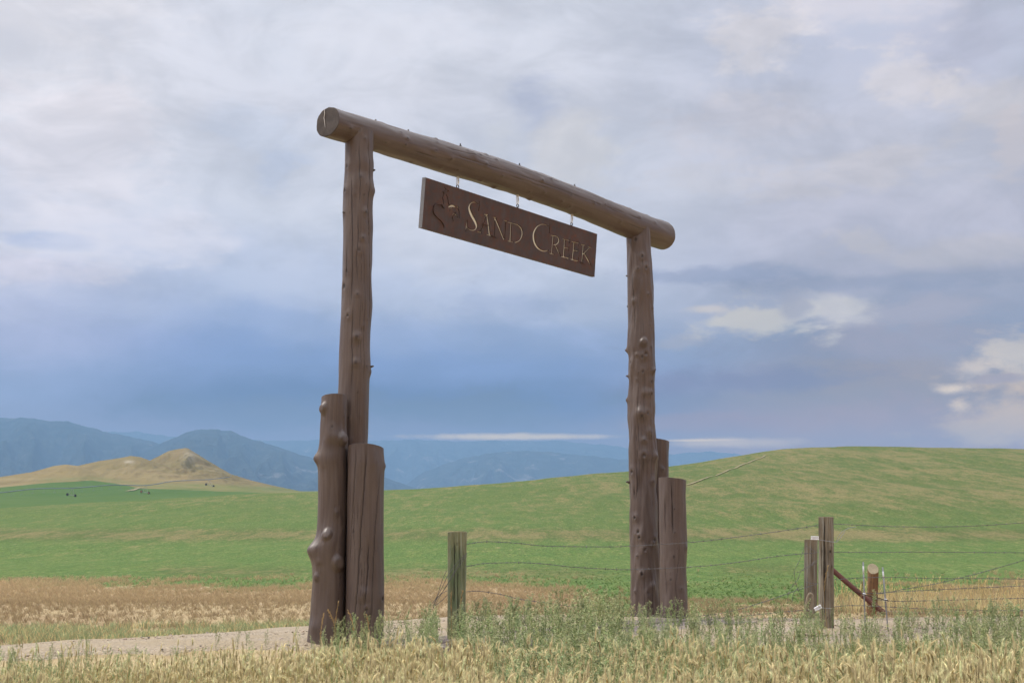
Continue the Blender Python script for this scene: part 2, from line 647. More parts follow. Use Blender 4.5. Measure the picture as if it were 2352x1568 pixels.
def mat_ground():
    m, nt, b = new_mat('meadow_ground')
    geo = nt.nodes.new('ShaderNodeNewGeometry')
    P = geo.outputs['Position']

    def sc(x, y, z, r=0.0):
        mp = nt.nodes.new('ShaderNodeMapping')
        mp.inputs['Scale'].default_value = (x, y, z)
        mp.inputs['Rotation'].default_value = (0, 0, r)
        nt.links.new(P, mp.inputs[0])
        return mp.outputs[0]
    big = noise(nt, sc(.05, .028, .0), 1, 5, 0.6, 0.5)
    mid = noise(nt, sc(.5, .14, .0), 1, 6, 0.65, 0.3)
    sm = noise(nt, sc(2.6, .8, .5), 1, 6, 0.7)
    fine = noise(nt, sc(14, 5, 4), 1, 5, 0.7)
    # drill rows seen on the far slope
    rows = noise(nt, sc(.28, .02, .0, math.radians(38)), 1, 4, 0.65, 0.2)
    green = mix(nt, maprange(nt, mid, 0.35, 0.65), G_A, G_B)
    green = mix(nt, maprange(nt, sm, 0.50, 0.30, 0, 0.75), green, G_D)
    green = mix(nt, maprange(nt, fine, 0.50, 0.75, 0, 0.6), green, (0.27, 0.29, 0.12))
    green = mix(nt, maprange(nt, sm, 0.58, 0.68, 0, 0.45), green, (0.36, 0.31, 0.16))
    tan = mix(nt, maprange(nt, sm, 0.35, 0.65), TAN_A, TAN_B)
    tan = mix(nt, maprange(nt, mid, 0.45, 0.62, 0, 0.8), tan, TAN_R)
    tan = mix(nt, maprange(nt, fine, 0.48, 0.32, 0, 0.65), tan, (0.24, 0.15, 0.08))
    green = mix(nt, mth(nt, 'MULTIPLY', attr(nt, 'dry'), 0.50), green, (0.078, 0.090, 0.030))
    # dry flecks inside the green field
    dfac = mth(nt, 'MULTIPLY_ADD', mid, 0.6, mth(nt, 'MULTIPLY_ADD', sm, 0.45, mth(nt, 'MULTIPLY', big, 0.5)))
    dfac = mth(nt, 'ADD', dfac, mth(nt, 'MULTIPLY', attr(nt, 'dry'), 0.16))
    dfac = mth(nt, 'ADD', dfac, mth(nt, 'MULTIPLY', mth(nt, 'SUBTRACT', rows, 0.5), mth(nt, 'MULTIPLY', attr(nt, 'dry'), 0.45)))
    dry = maprange(nt, dfac, 0.82, 1.10, 0, 0.62, True)
    green = mix(nt, dry, green, mix(nt, sm, (0.19, 0.145, 0.07), (0.29, 0.22, 0.11)))
    grain = noise(nt, sc(7, 1.6, 1), 1, 5, 0.75)
    hvg = nt.nodes.new('ShaderNodeVectorMath')
    hvg.operation = 'SCALE'
    nt.links.new(green, hvg.inputs[0])
    nt.links.new(maprange(nt, grain, 0.34, 0.66, 0.66, 1.38), hvg.inputs['Scale'])
    green = hvg.outputs[0]
    z = attr(nt, 'zone')     # >0 dry strip, <0 green field (units of about a picture pixel)
    zz = mth(nt, 'ADD', z, mth(nt, 'MULTIPLY', mth(nt, 'SUBTRACT', mid, 0.5), 70))
    zz = mth(nt, 'ADD', zz, mth(nt, 'MULTIPLY', mth(nt, 'SUBTRACT', sm, 0.5), 34))
    c = mix(nt, maprange(nt, zz, -5, 5, 0, 1, True), green, tan)
    soil = mix(nt, sm, (0.44, 0.35, 0.19), (0.62, 0.49, 0.28))
    c = mix(nt, attr(nt, 'soil'), c, soil)
    nt.links.new(c, b.inputs['Base Color'])
    b.inputs['Roughness'].default_value = 0.95
    b.inputs['Specular IOR Level'].default_value = 0.1
    h = mth(nt, 'ADD', mth(nt, 'MULTIPLY', sm, 1.0), mth(nt, 'MULTIPLY', fine, 0.4))
    bump(nt, b, h, 0.12, 0.8)
    return m


def mat_gravel():
    m, nt, b = new_mat('pale_gravel')
    geo = nt.nodes.new('ShaderNodeNewGeometry')
    P = geo.outputs['Position']
    vo = nt.nodes.new('ShaderNodeTexVoronoi')
    vo.inputs['Scale'].default_value = 26
    nt.links.new(P, vo.inputs['Vector'])
    n = noise(nt, P, 0.9, 6, 0.65)
    n2 = noise(nt, P, 12, 5, 0.7)
    hs = nt.nodes.new('ShaderNodeSeparateColor')
    nt.links.new(vo.outputs['Color'], hs.inputs[0])
    c = mix(nt, hs.outputs[0], (0.29, 0.225, 0.155), (0.47, 0.385, 0.285))
    c = mix(nt, maprange(nt, n, 0.38, 0.58), c, (0.36, 0.28, 0.18))
    c = mix(nt, maprange(nt, n2, 0.5, 0.3, 0, 0.5), c, (0.19, 0.155, 0.125))
    nt.links.new(c, b.inputs['Base Color'])
    b.inputs['Roughness'].default_value = 0.95
    bump(nt, b, mth(nt, 'ADD', vo.outputs['Distance'], n2), 0.03, 0.8)
    return m


def mat_hills():
    m, nt, b = new_mat('dry_hills')
    geo = nt.nodes.new('ShaderNodeNewGeometry')
    P = geo.outputs['Position']
    n1 = noise(nt, P, 0.006, 7, 0.62, 0.6)
    n2 = noise(nt, P, 0.035, 6, 0.7, 0.3)
    mp = nt.nodes.new('ShaderNodeMapping')
    mp.inputs['Scale'].default_value = (.012, .012, .16)
    nt.links.new(P, mp.inputs[0])
    strata = noise(nt, mp.outputs[0], 1, 5, 0.65, 0.5)
    tan = mix(nt, maprange(nt, n1, 0.35, 0.65), (0.255, 0.195, 0.088), (0.165, 0.135, 0.055))
    tan = mix(nt, maprange(nt, n2, 0.45, 0.7, 0, 0.55), tan, (0.18, 0.12, 0.062))
    tan = mix(nt, maprange(nt, strata, 0.52, 0.7, 0, 0.5), tan, (0.31, 0.245, 0.135))
    tan = mix(nt, mth(nt, 'MULTIPLY', attr(nt, 'rock'), maprange(nt, n2, 0.4, 0.6)), tan, (0.42, 0.37, 0.28))
    tan = mix(nt, mth(nt, 'MULTIPLY', attr(nt, 'lush'), maprange(nt, n2, 0.35, 0.6, 0.3, 1)), tan, (0.13, 0.155, 0.05))
    g = mix(nt, maprange(nt, n1, 0.3, 0.7), (0.062, 0.118, 0.028), (0.094, 0.142, 0.038))
    g = mix(nt, maprange(nt, n2, 0.5, 0.75, 0, 0.4), g, (0.115, 0.15, 0.05))
    z = attr(nt, 'zone')
    zz = mth(nt, 'ADD', z, mth(nt, 'MULTIPLY', mth(nt, 'SUBTRACT', n2, 0.5), 4))
    c = mix(nt, maprange(nt, zz, -0.7, 0.7), tan, g)
    nt.links.new(c, b.inputs['Base Color'])
    b.inputs['Roughness'].default_value = 1.0
    b.inputs['Specular IOR Level'].default_value = 0.05
    bump(nt, b, mth(nt, 'ADD', n1, mth(nt, 'MULTIPLY', n2, .4)), 6.0, 0.7)
    return m


def mat_mountain():
    m, nt, b = new_mat('forested_mountain')
    geo = nt.nodes.new('ShaderNodeNewGeometry')
    P = geo.outputs['Position']
    n1 = noise(nt, P, 0.0042, 8, 0.68, 0.8)
    n2 = noise(nt, P, 0.011, 6, 0.7, 0.4)
    c = mix(nt, maprange(nt, n2, 0.35, 0.65), (0.018, 0.028, 0.020), (0.065, 0.072, 0.055))
    f = mth(nt, 'ADD', n1, mth(nt, 'MULTIPLY', n2, 0.28))
    f = mth(nt, 'ADD', f, mth(nt, 'MULTIPLY', attr(nt, 'low'), 0.05))
    c = mix(nt, maprange(nt, f, 0.76, 0.85, 0, 0.45, True), c, (0.42, 0.36, 0.32))
    nt.links.new(c, b.inputs['Base Color'])
    b.inputs['Roughness'].default_value = 1.0
    b.inputs['Specular IOR Level'].default_value = 0.0
    bump(nt, b, n2, 60.0, 1.0)
    return m


M_LOG = mat_log()
M_CUT = mat_cut('sawn_log_end', (0.026, 0.019, 0.017), (0.095, 0.075, 0.068))
M_SIGN = mat_sign()
M_GRASS = mat_leafy('grass_blades')
M_GROUND = mat_ground()
M_GRAVEL = mat_gravel()
M_HILLS = mat_hills()
M_MTN = mat_mountain()
M_WIRE = mat_plain('galvanised_wire', (0.15, 0.145, 0.145), 0.5, 0.4, 60, 0.35)
M_STEEL = mat_plain('bright_zinc', (0.78, 0.78, 0.76), 0.3, 0.6, 60, 0.15)
M_DARK = mat_plain('dark_iron', (0.035, 0.028, 0.026), 0.55, 0.5, 60, 0.3)
M_RUST = mat_plain('rusted_pipe', (0.125, 0.045, 0.032), 0.75, 0.1, 18, 0.4, 0.003)
M_WHITE = mat_plain('white_plastic', (0.82, 0.82, 0.84), 0.35, 0.0, 60, 0.05)
M_EDGE = mat_plain('lit_sign_edge', (0.20, 0.20, 0.21), 0.5, 0.4, 30, 0.25)
M_CREAM = mat_plain('pale_inlay', (0.90, 0.84, 0.68), 0.7, 0.0, 12, 0.25)
M_ROD = mat_plain('grey_steel_rod', (0.30, 0.30, 0.31), 0.5, 0.5, 40, 0.2)
M_TYRE = mat_plain('black_rubber', (0.03, 0.03, 0.03), 0.8, 0.0, 20, 0.2)
M_RIM = mat_plain('orange_hub', (0.50, 0.22, 0.08), 0.6, 0.0, 5, 0.2)
M_GALV = mat_plain('galvanised_pipe', (0.17, 0.20, 0.25), 0.5, 0.3, 5, 0.2)
M_DIRT = mat_plain('bare_track_soil', (0.235, 0.20, 0.105), 0.95, 0.0, 1.5, 0.25, 0.02)
M_PEBBLE = mat_leafy('pebbles', 0.0, 0.9, 0)
M_TURF = mat_leafy('turf_blades', 0.45, 0.9, 0.8)
M_POST_G = mat_post('greenish_treated_wood', (0.13, 0.17, 0.085), (0.22, 0.21, 0.11), (0.34, 0.36, 0.27))
M_POST_B = mat_post('weathered_brown_wood', (0.145, 0.115, 0.078), (0.22, 0.175, 0.115), (0.34, 0.34, 0.30))
M_POST_O = mat_post('creosoted_wood', (0.17, 0.085, 0.035), (0.115, 0.055, 0.025), (0.23, 0.13, 0.06))
M_POSTEND = mat_cut('weathered_post_end', (0.22, 0.18, 0.11), (0.36, 0.30, 0.19), (0.12, 0.09, 0.05))
M_GUARD = mat_plain('steel_rail', (0.25, 0.20, 0.18), 0.8, 0.0, 15, 0.3)
M_FALLEN = mat_plain('grey_fallen_wood', (0.26, 0.215, 0.15), 0.9, 0.0, 14, 0.4, 0.01)

# ------------------------------------------------------------------ gate line
P_L = at(825, 303, 13.0)
P_R = at(1468, 523, 17.1)
g_ = P_R - P_L
g_[2] = 0
SPAN = np.linalg.norm(g_)
GD = g_ / SPAN                                # along the gate, away from us to the right
GN = np.array([GD[1], -GD[0], 0])             # towards the camera side
MIDG = (P_L + P_R) / 2
MIDG[2] = 0
UP = np.array([0, 0, 1.0])

# ------------------------------------------------------------------ terrain
_sk = np.array([(-900, 1215), (-300, 1185), (0, 1167), (213, 1154), (355, 1147), (533, 1136), (726, 1130), (890, 1127),
                (1000, 1121), (1200, 1105), (1440, 1082), (1540, 1072), (1600, 1064), (1700, 1045), (1800, 1032),
                (1900, 1026), (1960, 1025), (2100, 1027), (2352, 1031), (2700, 1040), (3500, 1080)], float)
SK_U = u_of(_sk[:, 0], _sk[:, 1])
SK_E = E_of(_sk[:, 1])
_bd = np.array([(-900, 1332), (0, 1338), (194, 1348), (355, 1351), (549, 1355), (710, 1350), (890, 1347), (1030, 1343), (1200, 1352),
                (1300, 1368), (1400, 1386), (1640, 1396), (1900, 1393), (2030, 1372), (2352, 1346), (3500, 1340)], float)
BD_U = u_of(_bd[:, 0], _bd[:, 1])
Y0T = 30.0


def ground_z(X, Y):
    X = np.asarray(X, float)
    Y = np.asarray(Y, float)
    u = X / np.maximum(Y, 1.0)
    sb = (X - MIDG[0]) * -GN[0] + (Y - MIDG[1]) * -GN[1]
    drop = 0.45 * np.maximum(smoothstep(0.6, 8, sb), smoothstep(18, 27, Y))
    near = -0.22 * smoothstep(12.6, 9.2, Y + 0.12 * np.abs(X)) - 0.35 * smoothstep(4.5, 1.0, Y)
    z = -drop + near - 0.03
    z = z + 0.05 * fbm(X * .35, Y * .35, 3) * smoothstep(30, 10, Y) + 0.012 * fbm(X * 2.2, Y * 2.2, 3)
    # long slope up to the skyline
    Yr = 250 + 60 * smoothstep(0.0, 0.28, u)
    t = np.clip((Y - Y0T) / (Yr - Y0T), 0, 1)
    Er = np.interp(u, SK_U, SK_E)
    e0 = (-0.48 - HC) / Y0T
    E = e0 + (Er - e0) * (1 - (1 - t) ** 1.7)
    zh = HC + Y * E
    over = np.maximum(Y - Yr, 0)
    zh = zh - over * over * 0.0012 - 0.0 * over
    zh = zh + fbm(X * .03, Y * .02, 3) * 1.0 * smoothstep(60, 150, Y) * smoothstep(1.0, .6, t) + fbm(X * .12, Y * .12, 3) * .30 * smoothstep(90, 220, Y)
    w = smoothstep(Y0T - 4, Y0T + 10, Y)
    return z * (1 - w) + zh * w


def grid_mesh(name, us, Ys, zf, mat, attrf, coff=0.0):
    U, YY = np.meshgrid(us, Ys)
    X = U * (YY + coff)
    Z = zf(X, YY)
    V = np.stack([X, YY, Z], -1).reshape(-1, 3)
    ny, nx = U.shape
    i = np.arange(ny - 1)[:, None] * nx + np.arange(nx - 1)[None]
    Fq = np.stack([i, i + 1, i + nx + 1, i + nx], -1).reshape(-1, 4)
    return mesh_np(name, V, Fq, mat, None, True, attrf(V))


def ground_attrs(V):
    X, Y, Z = V.T
    px, py = to_px(X, Y, Z)
    u = X / np.maximum(Y, 1)
    bpx = np.interp(u, BD_U, _bd[:, 1])
    zone = np.where(Y > 16, py - bpx, 60)
    # a green tongue inside the dry strip right of centre
    zone = zone - 55 * np.exp(-((px - 1400) / 120.0) ** 2 - ((py - 1405) / 12.0) ** 2) * (Y > 16)
    E = (Z - HC) / np.maximum(Y, 1)
    dry = smoothstep(1300, 1120, py) * (0.55 + 0.45 * smoothstep(900, 1700, px)) + 0.9 * smoothstep(1250, 1230, py) * smoothstep(1205, 1225, py) \
        + 0.8 * np.exp(-((py - 1315) / 16.0) ** 2) * smoothstep(700, 950, px) * smoothstep(1500, 1300, px) \
        + 0.9 * np.exp(-((py - 1312) / 12.0) ** 2) * smoothstep(300, 420, px) * smoothstep(760, 640, px) \
        + 0.8 * np.exp(-((py - 1305) / 14.0) ** 2) * smoothstep(1600, 1700, px) * smoothstep(1860, 1800, px)
    soil = smoothstep(12.0, 10.5, Y)
    return {'zone': zone.clip(-200, 200), 'dry': dry, 'soil': soil}


us = np.concatenate([np.linspace(-1.4, -0.5, 60), np.linspace(-0.49, 0.49, 420), np.linspace(0.5, 1.4, 60)])
Ys = np.concatenate([np.linspace(-60, 0, 10), np.linspace(1.5, 8, 40), np.linspace(8.1, 40, 230), np.geomspace(40.4, 400, 330)])
ground = grid_mesh('ground', us, Ys, ground_z, M_GROUND, ground_attrs, 12.0)
tag(ground, kind='structure', label='green meadow rising to a smooth skyline behind a dry tan strip')

# far field with the dry hills
_fy = np.array([(340, 1265), (450, 1192), (550, 1158), (620, 1141), (650, 1134), (740, 1118), (850, 1104), (1000, 1104), (1600, 1125), (2400, 1170)], float)
_cap = np.array([(-900, 1102), (0, 1102), (210, 1100), (400, 1106), (500, 1113), (565, 1123), (640, 1131), (700, 1136), (900, 1150), (3500, 1200)], float)
CAP_U, CAP_E = u_of(_cap[:, 0], _cap[:, 1]), E_of(_cap[:, 1])
HUMPS = [
    (905, 75, [(-500, 1110), (-150, 1104), (0, 1098), (71, 1085), (123, 1070), (152, 1066.5), (181, 1070), (215, 1083), (260, 1098), (330, 1110), (420, 1130)]),
    (985, 105, [(60, 1120), (120, 1095), (181, 1070), (226, 1059), (274, 1052), (300, 1047.5), (323, 1050), (345, 1058), (380, 1070), (430, 1090), (500, 1110), (560, 1130)]),
    (1110, 150, [(230, 1120), (290, 1085), (347, 1057.5), (370, 1046), (387, 1037), (405, 1033), (426, 1029.5), (433, 1031), (439, 1035), (468, 1053), (504, 1074),
                 (533, 1091), (565, 1103), (613, 1114.5), (662, 1126.5), (688, 1133), (760, 1150)]),
]


def far_z(X, Y):
    u = X / Y
    E = E_of(np.interp(Y, _fy[:, 0], _fy[:, 1]))
    E = np.minimum(E, np.interp(u, CAP_U, CAP_E))
    zb = HC + Y * E
    z = zb
    for Yi, L, pf in HUMPS:
        pf = np.array(pf, float)
        hu = u_of(pf[:, 0], pf[:, 1])
        hz = HC + Yi * E_of(np.interp(u, hu, pf[:, 1]))
        d = (Y - Yi) / np.where(Y < Yi, L, L * 1.6)
        s = np.exp(-np.abs(d) ** 1.7)
        dh = np.maximum(hz - zb, -3)
        er = -np.abs(fbm(X * .03 + 9, Y * .010, 5, .6)) * 1.3 * np.clip(dh, 0, 60) * 0.5 * (1 - s) * s * 2.5
        z = np.maximum(z, zb + dh * s + er)
    return z + fbm(X * .03, Y * .03, 3) * 0.35


def far_attrs(V):
    X, Y, Z = V.T
    px, py = to_px(X, Y, Z)
    bx = np.interp(px, [-900, 0, 113, 160, 210, 274, 323, 420, 549, 640, 900], [1125, 1119, 1108, 1106, 1102.5, 1111, 1120.5, 1124.5, 1129, 1133, 1140])
    zone = np.where(Y < 1000, py - bx, -10)
    rock = np.exp(-((px - 436) / 14.0) ** 2 - ((py - 1052) / 14.0) ** 2) * 0.7 + 0.8 * np.exp(-((px - 296) / 12.0) ** 2 - ((py - 1060) / 4.0) ** 2)
    lush = np.exp(-((py - bx + 6) / 5.0) ** 2) * smoothstep(60, 120, px) * (0.6 + 0.4 * smoothstep(380, 480, px)) + 0.7 * smoothstep(300, 460, px) * smoothstep(-22, -10, py - bx)
    return {'zone': zone.clip(-60, 60), 'rock': rock.clip(0, 1), 'lush': lush.clip(0, 1)}


hills = grid_mesh('hills', np.concatenate([np.linspace(-.9, -.42, 50), np.linspace(-.418, -.1, 420), np.linspace(-.095, .9, 60)]),
                  np.concatenate([np.linspace(340, 860, 130), np.linspace(864, 1500, 200), np.linspace(1520, 2400, 10)]), far_z, M_HILLS, far_attrs)
tag(hills, kind='structure', label='dry tan hills and pointed butte above a lower irrigated green field')

MTN = [
    (3900, 1500, 150, [(-900, 1000), (-300, 975), (0, 957.5), (19, 961.5), (48, 957.5), (81, 962), (110, 966.5), (155, 965.5), (190, 978.5), (226, 986.5), (258, 994.6),
                       (290, 1001), (323, 1006.5), (380, 1022), (450, 1045), (560, 1090), (700, 1150), (900, 1200)]),
    (3600, 1300, 60, [(150, 1180), (260, 1080), (330, 1030), (370, 1016), (395, 1006), (410, 1002), (426, 993), (452, 986.5), (484, 984), (504, 988), (529.5, 989), (555, 1002),
                       (597, 1012), (633, 1025), (678, 1040), (726, 1054), (800, 1075), (890, 1097), (950, 1119), (1050, 1150), (1200, 1200)]),
    (4400, 1100, 90, [(820, 1200), (900, 1130), (940, 1108), (970, 1085), (1020, 1065), (1080, 1048), (1130, 1040), (1200, 1034), (1260, 1037), (1330, 1044), (1440, 1055),
                       (1560, 1075), (1700, 1110), (1900, 1160), (3500, 1200)]),
    (5600, 1200, 70, [(-900, 1010), (0, 1000), (200, 996), (258, 991.5), (313, 990), (355, 997), (420, 1003), (560, 1008), (662, 1012), (726, 1010), (800, 1011), (860, 1012), (930, 1009),
                       (1000, 1010), (1060, 1014), (1120, 1011), (1210, 1012.5), (1280, 1011), (1330, 1017), (1420, 1024), (1450, 1030), (1500, 1038), (1540, 1043), (1570, 1040),
                       (1640, 1036.5), (1690, 1041), (1740, 1050), (1900, 1060), (2400, 1070), (3500, 1080)]),
]


def mountain(Yi, D, seed, pf):
    pf = np.array(pf, float)
    hu = u_of(pf[:, 0], pf[:, 1])

    def zf(X, Y):
        u = X / Y
        hz = HC + Yi * E_of(np.interp(u, hu, pf[:, 1]) + 2.4 * fbm(u * 160 + seed, u * 0 + seed, 5, .62))
        base = 20.0
        d = Yi - Y
        s = np.where(d > 0, np.clip(1 - d / D, 0, 1) ** 1.15, np.clip(1 + d / 1000, 0, 1) ** 1.2)
        h = np.maximum(hz - base, 0)
        rid = (0.35 - np.abs(fbm(u * 26 + seed, Y * .0006 + seed, 5, .55))) * 1.0
        z = base + h * s + rid * h * 1.5 * s * (1 - s)
        return z

    def af(V):
        px, py = to_px(*V.T)
        return {'low': smoothstep(1010, 1100, py)}
    o = grid_mesh('mountains', np.concatenate([np.linspace(-.8, -.43, 60), np.linspace(-.425, .43, 560), np.linspace(.44, .8, 50)]),
                  np.concatenate([np.linspace(Yi - D, Yi, 70), np.linspace(Yi + 20, Yi + 1000, 10)]), zf, M_MTN, af)
    return o


for (Yi, D, seed, pf), lb in zip([(a * 2, b * 2, c, d) for a, b, c, d in MTN], ['near forested mountain shoulder at the far left behind the dry hills',
                                       'rounded forested mountain directly behind the pointed butte',
                                       'low rocky mountain seen between the gate posts',
                                       'farthest pale blue ridge along the horizon']):
    o = mountain(Yi, D, seed, pf)
    tag(o, kind='structure', label=lb)


# ------------------------------------------------------------------ gravel road through the gateway
def catmull(P, n=12):
    P = np.asarray(P, float)
    Q = np.vstack([2 * P[0] - P[1], P, 2 * P[-1] - P[-2]])
    out = []
    for i in range(1, len(Q) - 2):
        for k in range(n):
            t = k / n
            out.append(0.5 * ((2 * Q[i]) + (-Q[i - 1] + Q[i + 1]) * t + (2 * Q[i - 1] - 5 * Q[i] + 4 * Q[i + 1] - Q[i + 2]) * t * t +
                              (-Q[i - 1] + 3 * Q[i] - 3 * Q[i + 1] + Q[i + 2]) * t ** 3))
    out.append(P[-1])
    return np.array(out)


road_c = catmull([(-40, 12.0), (-25, 13.5), (-14, 13.6), (-7, 14.3), (-3, 15.1), (MIDG[0], MIDG[1]), (3, 14.35), (6.5, 14.2), (12, 14.2), (25, 14), (40, 13)], 40)
road_w = np.interp(np.arange(len(road_c)), np.linspace(0, len(road_c) - 1, 11), [3.8, 3.8, 3.9, 3.7, 3.1, 2.5, 2.5, 2.6, 2.8, 3, 3])
Tn = np.gradient(road_c, axis=0)
Tn /= np.linalg.norm(Tn, axis=1)[:, None]
Nn = np.stack([-Tn[:, 1], Tn[:, 0]], 1)
NW = 36
V, att = [], []
for i in range(len(road_c)):
    for j in range(NW):
        s = (j / (NW - 1)) * 2 - 1
        w = road_w[i] * (1 + 0.10 * fbm(np.array(i * .21), np.array(3.3 if s > 0 else 8.8), 3))
        x, y = road_c[i] + Nn[i] * s * w
        edge = 1 - abs(s) ** 6
        rut = -0.02 * (math.exp(-((abs(s) - .35) / .1) ** 2)) + .03 * math.exp(-((abs(s) - .85) / .08) ** 2)
        z = float(ground_z(x, y)) + 0.03 * edge + rut * edge + 0.02 * float(fbm(np.array(x * 1.5), np.array(y * 1.5), 3)) * edge - (0.03 if j in (0, NW - 1) else 0)
        V.append((x, y, z + 0.012))
i = np.arange(len(road_c) - 1)[:, None] * NW + np.arange(NW - 1)[None]
Fq = np.stack([i, i + 1, i + NW + 1, i + NW], -1).reshape(-1, 4)[:, ::-1]
road = mesh_np('gravel_road', V, Fq, M_GRAVEL, None, True)
tag(road, kind='structure', label='pale gravel road running through the log gateway')


def road_dist(x, y):
    d = np.full(len(x), 1e9)
    for k in range(0, len(road_c), 4):
        dd = np.hypot(x - road_c[k, 0], y - road_c[k, 1]) / road_w[k]
        d = np.minimum(d, dd)
    return d


# worn vehicle track climbing the right slope, and a bare streak by the sprinkler
def strip(name, pts, width, zf, mat, lift):
    c = catmull(pts, 14)
    T = np.gradient(c, axis=0)
    T /= np.linalg.norm(T, axis=1)[:, None]
    N = np.stack([-T[:, 1], T[:, 0]], 1)
    V = []
    for k in range(len(c)):
        w = width * (1 + 0.8 * float(fbm(np.array(k * .5), np.array(1.0), 3)))
        for s in (-1, 0, 1):
            x, y = c[k] + N[k] * w * s
            V.append((x, y, float(zf(np.array(x), np.array(y))) + lift))
    Q = []
    for k in range(len(c) - 1):
        for s in (0, 1):
            Q.append((k * 3 + s + 1, k * 3 + s, k * 3 + s + 3, k * 3 + s + 4))
    return mesh_np(name, V, Q, mat, None, True)


def on_ground_px(px, py, zf=None, Ya=8, Yb=330):
    zf = zf or ground_z
    d = ray(px, py)
    d = d / d[1]
    Yv = np.geomspace(Ya, Yb, 4000)
    zr = HC + Yv * d[2]
    zg = zf(d[0] * Yv, Yv)
    k = np.argmax(zr < zg)
    if k == 0:
        k = np.argmin(np.abs(zr - zg))
    return np.array([d[0] * Yv[k], Yv[k], zg[k]])


pts = [on_ground_px(a, b)[:2] for a, b in ((1560, 1119), (1602, 1106), (1649, 1091), (1697, 1071), (1730, 1058), (1758, 1046))]
tr = strip('path', pts, 0.2, ground_z, M_DIRT, 0.10)
tag(tr, kind='structure', label='thin bare track climbing the green slope right of the gateway')
pts = [on_ground_px(a, b, far_z, 400, 800)[:2] for a, b in ((291, 1128.5), (305, 1126), (315, 1122.5), (325, 1120.5))]
tr = strip('path', pts, 1.3, far_z, M_DIRT, 0.35)
tag(tr, kind='structure', label='short bare streak in the irrigated field beside the sprinkler wheels')


